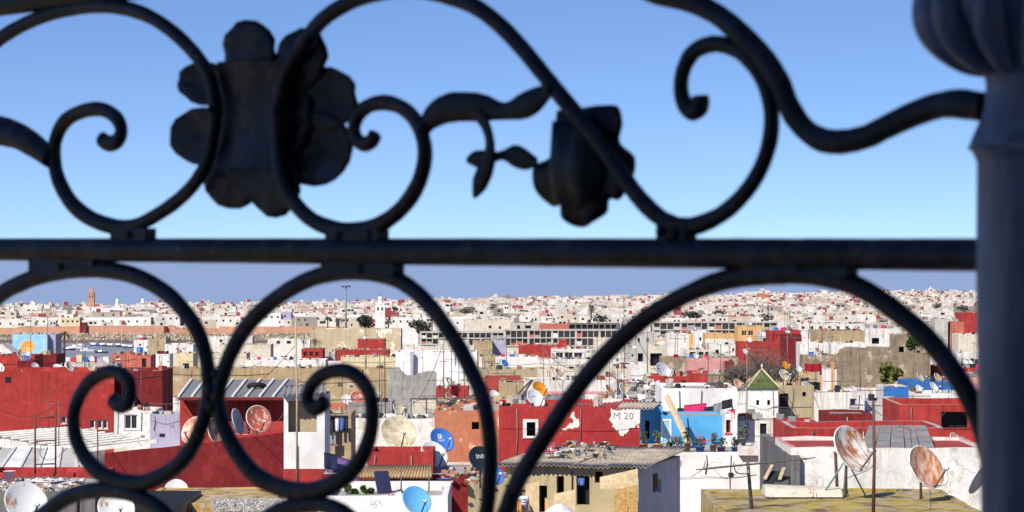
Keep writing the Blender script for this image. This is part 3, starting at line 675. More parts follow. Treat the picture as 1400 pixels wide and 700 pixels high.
def junk(x0, x1, y0, y1, d0, d1, n, size, mats, label, name='rubble', lift=0):
    """loose odds and ends scattered over a roof: nobody could count them"""
    b = MB(); A = P(x0, y1, d0)
    for _ in range(n):
        t, s = random.random(), random.random(); d = d0 + (d1 - d0) * s; p = P(x0 + (x1 - x0) * t, y1 + (y0 - y1) * s, d) + Vector((0, 0, lift)); q = size * random.uniform(.3, 1.2)
        M = Euler((random.uniform(-.4, .4), random.uniform(-.4, .4), random.random() * 3)).to_matrix()
        b.box(p + Vector((0, 0, q * .15)), (q * random.uniform(.4, 1.5), q * random.uniform(.3, 1), q * random.uniform(.12, .6)), M=M, mi=random.randrange(len(mats)), jit=q * .1)
    return tag(b.build(name, [MAT[m] for m in mats], loc=A), label, 'rubble', kind='stuff')

# ---------------------------------------------------------------- near roofs, right side
house(986, 1349, 703, 98, 10.6, 'moss_roof', 'low house with mossy ochre flat roof carrying two big dishes', yb=720, par=.07, roof='moss_roof', jit=.05)
house(1081, 1352, 612, 112, 6.5, 'stained_white', 'stained whitewashed house behind the mossy roof', yb=668, par=.12, roof='roof_red', jit=.06, rim='pink')
wall(1039, 1081, 593, 125.5, .35, 'dark_concrete', 'dark streaked concrete wall running back beside the stained white house', yb=662, yaw=-math.pi / 2, jit=.03)
house(1083, 1290, 585, 120, 5, 'red', 'long low red house behind the grey panel lean-to', yb=612, par=.3, roof='roof_red', rim='roof_grey')
lt = empty('lean_to_roof', P(1180, 600, 116), 'grey fibre cement panel lean-to against the red wall', 'roof')
for r_ in range(2):
    for c_ in range(5):
        def q(u, v):
            L = P(1188, 583, 119.6).lerp(P(1176, 614, 112.3), v); Rr = P(1266, 583, 119.6).lerp(P(1278, 614, 112.3), v); return L.lerp(Rr, u) + Vector((0, 0, .06 + .02 * r_))
        sheet('roof_panel', None, None, [q(c_ / 5 + .006, r_ / 2 + .01), q((c_ + 1) / 5 - .006, r_ / 2 + .01), q((c_ + 1) / 5 - .006, (r_ + 1) / 2 + .02), q(c_ / 5 + .006, (r_ + 1) / 2 + .02)], 'fibre_roof_grey', parent=lt)
house(1230, 1352, 553, 150, 7, 'red', 'red house with a dark open window beside the balcony post', yb=605, wins=(), holes_only=((1287, 563, 1323, 585),), par=.3, roof='roof_red', rim='tan')
house(1130, 1192, 566, 150, 4, 'maroon', 'small dark red lean-to house below the white square window', yb=590, par=.1, roof='fibre_roof_grey')
house(1068, 1118, 578, 158, 5, 'red', 'low red terrace wall under the khaki house', yb=595, par=.2, roof='roof_red')
house(1205, 1236, 556, 160, 4, 'white', 'small white rooftop hut next to the red house with a dark window', yb=576, par=.15)
# concrete ridge with a painted number on the mossy roof
rg = empty('concrete_ridge', P(1045, 676, 106), 'rounded pale concrete ridge with 21 painted on it on the mossy roof', 'ridge')
b = MB(); vs = []; o0 = rg.location
for i in range(13):
    t = i / 12; p = P(1044 + 104 * t, 677, 106) - o0
    for j in range(9):
        an = math.pi * j / 8; vs.append(p + Vector((0, -math.cos(an) * .9, math.sin(an) * (.40 - .10 * t) + .02 * noise.noise(Vector((i, j, 0))))))
b.faces(vs, [(i * 9 + j, (i + 1) * 9 + j, (i + 1) * 9 + j + 1, i * 9 + j + 1) for i in range(12) for j in range(8)], 0, True)
b.poly([vs[j] for j in range(9)]); b.poly([vs[12 * 9 + j] for j in range(8, -1, -1)]); b.build('ridge_body', MAT['cream'], rg)
me = text_mesh('21', .26); me.materials.append(MAT['ink_red']); o = bpy.data.objects.new('lettering', me); C.objects.link(o); o.parent = rg
o.location = P(1110, 672, 105.05) - o0 + Vector((0, -.08, .02)); o.rotation_euler = (R(62), 0, 0)
SPEC.append((1044, 1148, 660, 678, 106))
dish(1160, 616, 105, 66, 'dish_rust', 'big white dish streaked with rust on a green-strutted tripod', ybase=680, tripod=True, az=R(44), el=R(26))
dish(1262, 641, 104, 62, 'dish_rusted', 'big orange-rusted dish on a short pole at the mossy roof', ybase=683, az=R(42), el=R(28))
dish(1305, 600, 148, 18, 'dish_rusted', 'small rusty dish on the red house with the dark open window', ybase=612)
dish(1345, 655, 108, 52, 'dish_grey', 'grey dish leaning beside the balcony post', ybase=684, az=R(-120), el=R(30), arm=False)
mast(1194, 548, 705, 97, 'tall dark rust-red mast standing by the big rust-streaked dish', .06, 'pipe_rust', yagi=(2.6, 1.0, 7, .5))
# yagi aerial over the white wall
ya = empty('aerial_mast', P(1029, 692, 101), 'thick leaning mast with a long toothed aerial in front of the white wall', 'antenna')
b = MB(); T_ = P(1022, 628, 101) - ya.location; b.tube([Vector((0, 0, -.5)), T_], [.075, .06], 8); b.build('pole', MAT['steel'], ya)
b = MB(); a0, a1 = P(962, 641, 99) - ya.location, P(1104, 627, 103) - ya.location; b.tube([a0, a1], .035, 7); b.build('boom', MAT['steel'], ya)
v = (a1 - a0).cross(Vector((0, 0, 1))).normalized()
for i in range(22):
    q_ = a0.lerp(a1, i / 21); b = MB(); L = .34; b.tube([q_ - v * L - Vector((0, 0, .05)), q_ + v * L + Vector((0, 0, .05))], .02, 5); b.build('element', MAT['steel'], ya)
for s_ in (-1, 1):
    b = MB(); b.tube([a0, a0 + Vector((.25 * s_ - .2, -.1, .28 * s_))], .014, 5); b.build('reflector_rod', MAT['steel'], ya)
b = MB(); b.tube(spline([P(1003, 632, 100) - ya.location, P(1006, 645, 100) - ya.location, P(1016, 648, 100.6) - ya.location, P(1024, 647, 101) - ya.location], 4), .02, 6); b.build('bracket', MAT['steel'], ya)
wire('cable', 'thin cable hanging in a loop under the long aerial', [P(975, 640, 100), P(990, 654, 100), P(1004, 650, 100), P(1012, 637, 100)], .008)
SPEC.append((955, 1100, 622, 690, 101))
# pale strips and black bars added for holes by the dark concrete wall
for i, (x0, y0, x1, y1, m_) in enumerate(((1046, 655, 1056, 636, 'board'), (1066, 655, 1072, 640, 'board'), (1060, 658, 1076, 652, 'black_cloth'), (1050, 660, 1062, 645, 'black_cloth'))):
    b = MB(); b.bar(P(x0, y0, 111), P(x1, y1, 112), .14 if m_ == 'board' else .4, .06); tag(b.build('broken_board', MAT[m_], loc=P(x0, y0, 111)), ('pale broken board standing by the long aerial', 'pale broken board leaning near the rounded ridge', 'flat dark scrap under the pale boards', 'slanting dark scrap beside the pale boards')[i], 'board', 'boards under the dark concrete wall')
# ---------------------------------------------------------------- blue terrace
house(893, 1037, 618, 165, 11, 'fresh_white', 'tall plain white house with flower pots along its terrace edge', yb=700, par=.0, roof='roof_grey', jit=.02)
house(1010, 1037, 610, 164.6, 3, 'white', 'raised white corner block at the flower terrace', yb=620, par=.1, spec=False, zb=P(1010, 622, 165).z)
house(903, 993, 568, 172, 5, 'blue', 'bright blue terrace house behind the flower pots', yb=618, zb=P(900, 626, 172).z, par=.1, roof='roof_grey')
bt = [o for o in C.objects if o.get('label') == 'bright blue terrace house behind the flower pots'][-1]; bA = P(903, 568, 172)
(u0, z0_), (u1, z1_) = on_front(bA, 0, 903.8, 606), on_front(bA, 0, 918, 573); z0_ -= bt.location.z; z1_ -= bt.location.z
b = MB(); b.span((u0, -.05, z0_), (u0 + .1, .0, z1_)); b.span((u1 - .1, -.05, z0_), (u1, .0, z1_)); b.span((u0 + .1, -.05, z1_ - .1), (u1 - .1, .0, z1_)); dfr = b.build('door', MAT['white_frame'], bt)
b = MB(); b.span((u0 + .1, -.025, z0_), (u1 - .1, -.004, z1_ - .1)); b.build('door_leaf', MAT['light_blue'], dfr)
house(880, 906, 556, 173, 5, 'blue', 'shaded blue side house next to the bright blue terrace', wins=(), holes_only=((882, 575, 888, 600),), yb=618, zb=P(900, 626, 172).z, par=.1)
house(991, 1004, 566, 170, 4, 'white', 'narrow white stair hut with red shuttered window by the blue wall', yb=618, zb=P(900, 626, 172).z, par=.1, wins=((992.5, 574, 999, 592),), frame='plastic_red')
house(905, 1008, 531, 196, 9, 'fresh_white', 'broad white house with red parapet behind the washing line', yb=575, par=.2, roof='roof_grey')
b = MB(); b.bar(P(911, 541, 170), P(942, 606, 168.5), .2, .3); tag(b.build('stair_stringer', MAT['wood_beam'], loc=P(942, 606, 168.5)), 'sloping pale beam descending across the blue wall', 'beam')
sheet('roof_sheet', 'rusty corrugated sheet over the shaded blue side house', 'roof', [P(842, 559, 171), P(892, 559, 170), P(906, 549, 176), P(852, 549, 177)], 'fibre_roof', 10, .04)
def pot_plant(x, yb, d, hpx, wpx, pot, leaf, label, flower=None, n=90):
    B_ = P(x, yb, d); s = d / F; root = empty('potted_plant', B_, label, 'plant', 'pot plants on the white terrace'); ph, pr = hpx * .42 * s, wpx * .36 * s
    b = MB(); b.lathe([(0, 0), (pr * .72, 0), (pr, ph * .88), (pr * 1.1, ph * .88), (pr * 1.1, ph), (pr * .92, ph), (pr * .85, ph * .9), (0, ph * .88)], n=16); b.build('pot', MAT[pot], root)
    b = MB(); leaf_cloud(b, (0, 0, ph + hpx * .32 * s), (wpx * .6 * s, wpx * .5 * s, hpx * .38 * s), n, .09, lumps=6)
    for k in range(7):
        an = k * .9; b.tube([Vector((0, 0, ph * .8)), Vector((math.cos(an) * pr * .6, math.sin(an) * pr * .6, ph + hpx * .4 * s))], .012, 4)
    b.build('foliage', MAT[leaf], root)
    if flower: b = MB(); leaf_cloud(b, (0, -.05, ph + hpx * .36 * s), (wpx * .62 * s, wpx * .5 * s, hpx * .38 * s), 60, .075, lumps=8); b.build('blossom', MAT[flower], root)
T0 = 619
for a_ in ((880, 30, 16, 'terracotta', 'leaf_mid', 'tall spindly plant in a terracotta pot by the shaded blue corner', None), (900, 30, 17, 'orange_post', 'leaf_yellow', 'yellow-green bushy plant in a pale orange pot', None), (917, 18, 12, 'tank_blue', 'leaf_dark', 'dark leafy plant in a blue tub', None), (926, 22, 16, 'pot_grey', 'leaf_mid', 'plant with red blooms in a grey pot', 'flower_red'), (940, 34, 12, 'terracotta', 'leaf_mid', 'tall cactus-like plant in a red clay pot', None), (957, 22, 18, 'tank_blue', 'leaf_mid', 'pink geraniums in a blue trough', 'flower_pink'), (975, 28, 13, 'pot_grey', 'leaf_grey', 'grey-green bush in a stone pot', None), (986, 20, 16, 'pot_purple', 'leaf_dark', 'dark plant in a purple tub', None), (1004, 20, 12, 'tank_blue', 'leaf_dark', 'dark shrub in a blue bucket at the terrace corner', None), (1016, 30, 12, 'pot_grey', 'leaf_grey', 'scraggy grey plant on the raised white corner', None)):
    pot_plant(a_[0], T0 if a_[0] < 1010 else 611, 165.6, a_[1], a_[2], a_[3], a_[4], a_[5], a_[6])
wire('clothes_line', 'clothes line sagging across the white wall', [P(925, 559, 180), P(950, 559, 180), P(975, 556, 180), P(1003, 547, 180)], .012, cat='line')
for x0, x1, yt, yb, m_, lb, sl in ((926, 935, 558, 566, 'black_cloth', 'small dark cloth beside the pink towel on the washing line', 0), (935, 966, 554, 565, 'pink_cloth', 'long hot pink towel on the washing line', -3), (963, 975, 557, 567, 'black_cloth', 'black towel hung next to the pink towel', -2), (975, 987, 553, 565, 'grey_cloth', 'grey towel between two dark towels', -3), (987, 1001, 548, 560, 'black_cloth', 'dark green-black towel by the line post', -3), (993, 1005, 561, 575, 'pink_cloth', 'pink shirt hanging below the dark towel', -2)):
    cloth(x0, x1, yt, yb, 179.5, m_, lb, sl)
mast(1003, 545, 585, 180, 'bent dark post holding the clothes line', .05, 'steel', lean=-3)
# ---------------------------------------------------------------- green-roofed hut and its neighbours
hut, hA, hw, hh, hz_ = house(1023, 1064, 531, 205, 2.1, 'fresh_white', 'small white hut with a green pyramid roof and two slot windows', yb=605, par=0, holes_only=((1034, 547, 1038, 554), (1049, 547, 1053, 554)), roof='roof_grey', zb=P(1040, 605, 205).z - 2)
b = MB(); e = .14; t0 = hh
ap = Vector((hw / 2, 1.05, t0 + 1.35)); cs = [Vector((-e, -e, t0)), Vector((hw + e, -e, t0)), Vector((hw + e, 2.1 + e, t0)), Vector((-e, 2.1 + e, t0))]
for i in range(4): b.poly([cs[i], cs[(i + 1) % 4], ap])
b.poly(cs[::-1]); pr_ = b.build('pyramid_roof', MAT['tile_green'], hut)
for i in range(4):
    b = MB(); b.tube([cs[i], ap], .05, 6); b.build('hip_ridge', MAT['yellow_cream'], pr_)
for i in range(17):
    b = MB(); b.tube([Vector((hw * (i + .5) / 17, -e - .02, t0 - .03)), ap.lerp(Vector((hw * (i + .5) / 17, -e, t0)), .55 if abs(i - 8) < 6 else .8)], .035, 6); b.build('roof_tile', MAT['tile_green'], pr_)
b = MB(); b.lathe([(0, .35), (.05, .3), (.09, .2), (.05, .1), (.07, 0), (0, 0)], ap, 10); b.build('finial', MAT['yellow_cream'], pr_)
house(1002, 1080, 575, 198, 6, 'white', 'low white block in front of the green-roofed hut', yb=605, par=.15, doors=((1039, 579, 1048, 600),), zb=None)
house(1064, 1113, 527, 208, 5, 'khaki', 'khaki house with a small round hole next to the white hut', yb=588, par=.15, doors=((1066, 538, 1078, 559),), band=('red', 577, 600), roof='roof_grey', rim='cream', holes_only=((1097, 536, 1102, 542),))
house(1112, 1182, 537, 222, 6, 'white', 'white flat house with one small blue-grey window', yb=577, par=.15, wins=((1162, 545, 1171, 556),), frame='lavender', roof='roof_grey')
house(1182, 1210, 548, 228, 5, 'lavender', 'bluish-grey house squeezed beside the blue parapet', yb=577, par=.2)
house(1208, 1242, 529, 232, 5, 'white', 'small white house with a wide blue top band', yb=577, par=.2, band=('deep_blue', 528.6, 545))
house(1240, 1312, 522, 246, 6, 'deep_blue', 'long blue rooftop parapet house behind the pink edge', yb=546, par=.5)
house(1250, 1340, 538, 236, 6, 'clean_white', 'white house below the long blue parapet', yb=560, par=.3, band=None)
house(1236, 1338, 556, 228, 5, 'pink', 'pink edged awning house above the red house', yb=566, par=.2)
dish(1256, 532, 240, 12, 'dish_white', 'small clean white dish on the long blue parapet', ybase=541)
dish(1186, 556, 225, 16, 'dish_grey', 'grey dish on the bluish-grey house', ybase=566)
dish(1141, 563, 215, 9, 'dish_dirty', 'little cream dish on the white flat house', ybase=568)
tree(1215, 545, 497, 262, 38, 'bushy green tree rising behind the blue parapet', 'leaf_yellow', 430, .3, lumps=13)
# ---------------------------------------------------------------- old ramparts and houses at middle distance, right
wall(1144, 1272, 474, 330, 1.2, 'old_stone', 'rough brown old stone rampart behind the green tree', yb=533, top=[(1143, 488), (1150, 479), (1158, 474), (1185, 476), (1186, 474), (1224, 475), (1225, 482), (1272, 482)], jit=.15)
house(1225, 1262, 458, 345, 6, 'old_stone', 'small ruined stone house on the rampart with a dark opening', yb=482, holes_only=((1229, 474, 1236, 482),), par=.3)
tree(1250, 482, 461, 338, 24, 'rounded green shrub beside the ruined stone house', 'leaf_mid', 320, .3, trunk_f=.15)
house(1116, 1182, 452, 440, 9, 'tan', 'long tan patched house above the white wall', yb=470, par=.3)
house(1094, 1186, 469, 425, 7, 'stained_white', 'long white wall house under the tan patched house', yb=484, par=.3)
house(1175, 1228, 449, 470, 8, 'white', 'white house with an arched hoop on its terrace', yb=474, par=.3, holes_only=((1192, 462, 1202, 470),))
house(1092, 1182, 443, 560, 8, 'white', 'long low white building with a row of small windows', yb=453, par=.3, wins=[(1096 + 12 * i, 446, 1100 + 12 * i, 450) for i in range(7)], frame='steel')
for i_, (x0, x1, yt, yb, m_, d) in enumerate(((1010, 1058, 468, 488, 'red', 460), (1052, 1095, 452, 478, 'red', 480), (1072, 1096, 458, 474, 'maroon', 470))):
    house(x0, x1, yt, d, 7, m_, ('low red house behind the bare bushes', 'tall red house beside the long white building', 'dark red annex of the tall red house')[i_], yb=yb, par=.4, roof='roof_red')
house(1008, 1044, 446, 620, 8, 'orange', 'orange house with two dark windows', yb=463, wins=((1014, 452, 1021, 459), (1023, 452, 1030, 459)), frame='wood_beam', par=.3)
house(1040, 1058, 454, 600, 8, 'white', 'white house with a wide dark window beside the orange house', yb=468, wins=((1043, 462, 1055, 467),), par=.3, frame='steel')
house(964, 1004, 456, 640, 8, 'orange', 'white-fronted house under an orange parapet', yb=470, par=.3, band=('white', 463, 478), wins=((971, 463, 980, 469), (987, 463, 996, 469)), frame='steel')
house(942, 966, 452, 660, 8, 'clean_white', 'plain tall white house with one small window', yb=478, wins=((956, 461, 959, 466),), par=.3, frame='steel')
house(912, 942, 457, 600, 8, 'white', 'white stepped house with an orange corner', yb=476, par=.6)
house(928, 948, 456, 640, 6, 'orange', 'orange stair block behind the white stepped house', yb=474, par=.3)
house(968, 1006, 471, 520, 8, 'white', 'white house with tall dark door under the orange parapet', yb=488, par=.3, doors=((978, 478, 983, 487),), wins=((1001, 476, 1004, 480),), frame='steel')
house(938, 970, 478, 500, 8, 'white', 'low white house with three square dark windows', yb=490, par=.2, wins=((943, 481, 951, 486), (955, 481, 962, 486), (964, 481, 969, 486)), frame='steel')
house(905, 1010, 489, 420, 8, 'old_stone', 'long crumbling brown wall house behind the red parapet', yb=512, par=.4)
house(940, 1004, 492, 405, 6, 'pink', 'faded pink patched house in front of the crumbling wall', yb=506, par=.3)
house(994, 1004, 495, 400, 5, 'maroon', 'narrow dark red block at the faded pink house', yb=508, par=.3)
house(886, 908, 473, 460, 7, 'cream', 'cream house with a big pale arch', yb=500, par=.3, holes_only=((889, 483, 905, 500),), frame='white_frame')
house(856, 880, 476, 470, 7, 'pale_concrete', 'grey concrete house beside the pale arch', yb=500, par=.3, holes_only=((872, 483, 879, 494),))
house(842, 884, 498, 380, 7, 'stained_white', 'patched white house in front of the grey concrete house', yb=520, par=.3)
house(885, 946, 514, 296, 7, 'red', 'low red parapet house with a white rim', yb=530, par=.3, rim='clean_white')
house(945, 968, 510, 292, 7, 'red', 'square red block at the end of the red parapet', yb=530, par=.2)
house(968, 1020, 512, 320, 7, 'old_stone', 'brown rubble house under the bare bushes', yb=535, par=.2)
dish(906, 508, 300, 26, 'dish_grey', 'big grey dish standing on the red parapet house', ybase=524); dish(911, 509, 285, 17, 'dish_white', 'white dish in front of the big grey dish', ybase=521)
dish(883, 520, 270, 13, 'dish_dirty', 'small dirty dish beside the dark junk roof', ybase=528); dish(1074, 500, 330, 13, 'dish_orange', 'little faded orange dish by the bare bushes', ybase=510); dish(1092, 505, 330, 11, 'dish_white', 'little white dish by the red draped frame', ybase=512); dish(1019, 481, 420, 9, 'dish_white', 'tiny white dish on the low red house behind the bushes', ybase=488)
# bare bushes
def bare(x, yb, yt, d, wpx, label, n=70):
    B_ = P(x, yb, d); h = (yb - yt) * d / F; rw = wpx * d / F / 2; root = empty('bare_bush', B_, label, 'bush', 'bare bushes behind the hut'); SPEC.append((x - wpx / 2, x + wpx / 2, yt, yb, d))
    b = MB()
    for k in range(n):
        an = random.random() * 6.3; r = rw * random.random() ** .5; top = Vector((math.cos(an) * r, math.sin(an) * r * .7, h * random.uniform(.6, 1) * (1 - .35 * (r / rw) ** 2)))
        mid = top * .5 + Vector((random.uniform(-.3, .3), random.uniform(-.3, .3), 0)); b.tube([Vector((random.uniform(-.3, .3) * rw * .4, 0, -.3)), mid, top], [.05, .035, .012], 4)
        for _ in range(7):
            p0 = mid.lerp(top, random.random()); b.tube([p0, p0 + Vector((random.uniform(-.7, .7), random.uniform(-.5, .5), random.uniform(.1, .8)))], [.02, .008], 4)
    b.build('trunk', MAT['twig'], root)
    b = MB(); leaf_cloud(b, (0, 0, h * .5), (rw, rw * .7, h * .5), 520, .15, lumps=14); b.build('crown', MAT['leaf_grey'], root)
bare(1046, 528, 474, 345, 88, 'wide bare grey bush behind the green-roofed hut', 130); bare(1008, 530, 496, 320, 46, 'low dark bare bush beside the wide grey bush'); bare(1075, 530, 492, 352, 40, 'thin bare bush beside the red draped frame', 45)
# red-draped frame
fr = empty('cloth_frame', P(1102, 532, 285), 'frame of orange posts draped with dark red cloth', 'frame')
for x in (1102, 1122, 1138):
    b = MB(); a0 = P(x, 532, 285) - fr.location; a1 = P(x, 496 if x < 1130 else 494, 285) - fr.location; b.bar(a0, a1, .2); b.build('post', MAT['orange_post'], fr)
b = MB(); vs = [P(1100 + 23 * i / 8, y + 1.6 * math.sin(i / 8 * 3.1), 284.6) + Vector((0, .08 * math.sin(i * 1.7), 0)) - fr.location for i in range(9) for y in (496, 501, 507)]
b.faces(vs, [(i * 3 + j, (i + 1) * 3 + j, (i + 1) * 3 + j + 1, i * 3 + j + 1) for i in range(8) for j in range(2)], 0, True); b.build('drape', MAT['red_cloth'], fr); SPEC.append((1100, 1140, 494, 532, 285))
house(1124, 1144, 505, 300, 4, 'white', 'small white hut behind the orange posts', yb=531, par=.2)
house(1098, 1150, 486, 390, 5, 'old_stone', 'low brown ruined wall house behind the red drape', yb=505, par=.2)
# far right edge
house(1296, 1318, 440, 640, 8, 'salmon', 'salmon house below the tall red house', yb=463, par=.3); house(1314, 1352, 428, 660, 9, 'red', 'tall red stepped house near the balcony post', yb=456, par=.5)
house(1310, 1352, 457, 560, 8, 'cream', 'cream house under the tall red stepped house', yb=475, par=.3); house(1278, 1299, 436, 640, 7, 'pale_concrete', 'grey streaked house beside the salmon house', yb=463, par=.3)
house(1308, 1352, 483, 360, 5, 'white', 'white house with dark washing hanging on it', yb=503, par=.3); house(1312, 1352, 503, 350, 5, 'red', 'red strip house under the white house with washing', yb=512, par=.2); house(1318, 1352, 511, 310, 5, 'pink', 'pale pink house near the balcony post', yb=540, par=.3)
for k in range(5): cloth(1314 + 6.2 * k, 1319 + 6.2 * k, 490 + (k % 2), 500 - (k * 3) % 4, 359, 'black_cloth', 'dark garment in the row on the white house wall', group='dark washing on the white wall', name='garment')
house(1272, 1310, 500, 352, 5, 'maroon', 'dark red corner house by the iron scroll', yb=520, par=.3); house(1262, 1312, 486, 400, 6, 'white', 'white house half behind the iron scroll', yb=500, par=.3)
sheet('roof_sheet', 'long dark slatted awning beside the pale pink house', 'awning', [P(1236, 523, 290), P(1348, 514, 284), P(1348, 509, 300), P(1240, 517, 304)], 'fibre_roof_grey', 16, .05)

# ---------------------------------------------------------------- centre: red and orange houses, shed, dishes
house(682, 876, 556, 180, 9, 'red_peeling', 'red house with peeling white patches and a white framed window', yb=612, par=.25, roof='roof_red', wins=(), holes_only=((719, 577, 733, 596),), jit=.07)
b = MB(); A = P(715, 574, 179.9)
for x0, y0, x1, y1 in ((715, 573, 720, 599), (732, 573, 736, 599), (720, 573, 732, 577), (720, 596, 732, 599)):
    b.span(P(x0, y1, 179.98), P(x1, y0, 179.98) + Vector((0, -.06, 0)))
tag(b.build('window_surround', MAT['stained_white'], loc=A), 'white plaster window surround on the peeling red house', 'window')
pl = MB(); vs = [P(x, y, 179.97) for x, y in ((835, 559), (848, 561), (862, 559), (875, 561), (877, 570), (874, 579), (868, 584), (861, 586), (856, 593), (850, 597), (845, 590), (838, 583), (833, 574), (836, 566))]
vs = [q_ for i_, a_ in enumerate(vs) for q_ in [a_.lerp(vs[(i_ + 1) % len(vs)], t_) + Vector((random.uniform(-.06, .06), 0, random.uniform(-.06, .06))) for t_ in (0, .25, .5, .75)]]
pl.poly(vs[::-1]); pl.faces([], []); pp = tag(pl.build('plaster_patch', MAT['clean_white'], loc=vs[0]), 'bare white plaster patch with M 20 daubed on the red wall', 'patch')
me = text_mesh('M 20', .62); me.materials.append(MAT['concrete']); o = bpy.data.objects.new('lettering', me); C.objects.link(o); o.parent = pp; o.location = P(852, 569, 179.95) - pp.location; o.rotation_euler = (R(90), 0, 0)
house(594, 683, 562, 186, 8, 'brick_orange', 'orange brick house with one tiny dark window', yb=625, par=.3, roof='roof_grey', holes_only=((645, 577, 655, 587),), jit=.08)
house(672, 702, 552, 187, 6, 'concrete', 'grey concrete pier between the orange and red houses', yb=600, par=.2); house(700, 725, 552, 184, 5, 'red', 'raised red block on the peeling red house', yb=568, par=.2)
sheet('roof_sheet', 'dark red corrugated roof edge over the peeling red house', 'roof', [P(772, 557, 183), P(880, 557, 180), P(872, 546, 192), P(765, 546, 196)], 'roof_red', 20, .04)
sheet('roof_sheet', 'flat grey sheet roof behind the white and orange dishes', 'roof', [P(660, 553, 190), P(800, 546, 190), P(800, 537, 205), P(670, 543, 206)], 'fibre_roof_grey', 12, .04)
dish(733, 540, 187, 12, 'dish_orange', 'orange dish half hidden behind a white dish', ybase=560, text=[('NOVA', .32, .3, 'ink')]) if False else dish(737, 533, 190, 24, 'dish_orange', 'orange dish half hidden behind a white dish on the red house', ybase=560, text=[('nova', .36, .1, 'ink')])
dish(731, 546, 182, 29, 'dish_white', 'clean white dish in front of the orange dish', ybase=562, text=[('ARION', .2, .3, 'ink')])
# shed with corrugated roof
SH = house(690, 872, 637, 129.7, 8.6, 'khaki', 'shed with openings under a brown corrugated roof', yb=700, yaw=-.272, par=0, jit=0, cat='shed', name='shed', zb=P(690, 752, 129.7).z, holes_only=((737, 664, 748, 700), (761, 651, 771, 678), (788, 651, 806, 690), (813, 645, 824, 660)), side_wins=0, roof='fibre_roof')
def shp(u, v, dz=0):
    r_, A_, w_, h_, z_ = SH; c_, s_ = math.cos(-.272), math.sin(-.272); return Vector((A_.x + u * c_ - v * s_, A_.y + u * s_ + v * c_, A_.z + dz))
W_ = SH[2]
b = MB(); b.span((W_, .02, 0.3), (W_ + .02, 8.58, SH[3] - .03)); b.build('painted_side', MAT['grey_paint'], SH[0])
b = MB(); b.span((W_ + .02, 2.9, SH[3] - 1.25), (W_ + .06, 3.7, SH[3] - .45)); b.build('window', MAT['dark'], SH[0])
for k in range(4): sheet('roof_sheet', None, None, [shp(-.4 + (W_ + .8) * k / 4, -.5, .06 + .05 * (k % 2)), shp(-.4 + (W_ + .8) * (k + 1) / 4 + .1, -.5, .06 + .05 * (k % 2)), shp(-.4 + (W_ + .8) * (k + 1) / 4 + .1, 8.8, .35 + .05 * (k % 2)), shp(-.4 + (W_ + .8) * k / 4, 8.8, .35 + .05 * (k % 2))], 'fibre_roof', 9, .045, parent=SH[0]) .__setattr__('matrix_parent_inverse', (Matrix.Translation(SH[0].location) @ Matrix.Rotation(-.272, 4, 'Z')).inverted())
cloth(899, 904, 655, 673, 129, 'dish_sky', 'blue rag hanging from the shed side window', name='rag', group=None)
cloth(790, 799, 653, 664, 128.6, 'blue_cloth', 'blue shirt hanging in the shed doorway', name='shirt', group=None)
for x0, x1, y0, y1, m_, lb, dd in ((840, 858, 668, 705, 'osb', 'ochre chipboard panel leaning before the shed', 125.5), (859, 872, 664, 705, 'osb', 'second chipboard panel at the shed corner', 125.2), (820, 872, 646, 668, 'board', 'pale plywood board in front of the shed wall', 126.3), (718, 737, 660, 705, 'board', 'tall pale board beside the dark shed door', 126.6), (757, 786, 672, 705, 'board', 'tilted pale board in the shed yard', 125.8)):
    b = MB(); p0, p1 = P(x0, y1, dd), P(x1, y0, dd + .4); b.faces([P(x0, y1, dd), P(x1, y1, dd), P(x1, y0 + (x1 - x0) * -.1, dd + .4), P(x0, y0 + (x1 - x0) * .12, dd + .4), P(x0, y1, dd + .08), P(x1, y1, dd + .08), P(x1, y0 + (x1 - x0) * -.1, dd + .48), P(x0, y0 + (x1 - x0) * .12, dd + .48)], [(0, 1, 2, 3), (7, 6, 5, 4), (0, 4, 5, 1), (1, 5, 6, 2), (2, 6, 7, 3), (3, 7, 4, 0)])
    tag(b.build('panel', MAT[m_], loc=p0), lb, 'panel')
b = MB(); b.span(P(745, 700, 125), P(750, 681, 125) + Vector((0, .1, 0))); tag(b.build('board', MAT['lime'] if False else MAT['orange'], loc=P(745, 700, 125)), 'bright yellow strip of board by the dark shed door', 'board')
# white tarpaulin heap
b = MB(); vs = []; o0 = P(742, 705, 122)
for i in range(13):
    for j in range(7):
        t, s = i / 12, j / 6; p = P(742 + 50 * t, 706 - 17 * math.sin(s * 2.6) * math.sin(t * 2.9 + .2), 121 + 3 * s); p.z += .12 * noise.noise(Vector((i * .6, j * .6, 1))); vs.append(p)
b.faces(vs, [(i * 7 + j, (i + 1) * 7 + j, (i + 1) * 7 + j + 1, i * 7 + j + 1) for i in range(12) for j in range(6)], 0, True); tag(b.build('tarpaulin', MAT['white_cloth'], loc=o0), 'crumpled white tarpaulin in the shed yard', 'tarpaulin')
house(585, 880, 752, 116, 11.2, 'pale_concrete', 'lower yard floor house in front of the shed', yb=800, par=0, roof='roof_grey')
junk(745, 838, 616, 634, 131, 138, 110, .28, ('grey_cloth', 'rubble', 'black_cloth', 'dark_concrete', 'grey_cloth', 'tile_ochre', 'white_cloth'), 'scrap, rags and timber heaped on the corrugated shed roof', lift=.34)
crate = MB(); p = P(748, 628, 131.5) + Vector((0, 0, .3)); crate.box(p + Vector((0, 0, .05)), (.7, .45, .04))
for i in range(7):
    crate.box(p + Vector((-.33 + .11 * i, -.22, .2)), (.05, .03, .3)); crate.box(p + Vector((-.33 + .11 * i, .22, .2)), (.05, .03, .3))
for s_ in (-1, 1):
    crate.box(p + Vector((0, .22 * s_, .36)), (.72, .035, .06)); crate.box(p + Vector((.35 * s_, 0, .2)), (.03, .42, .34))
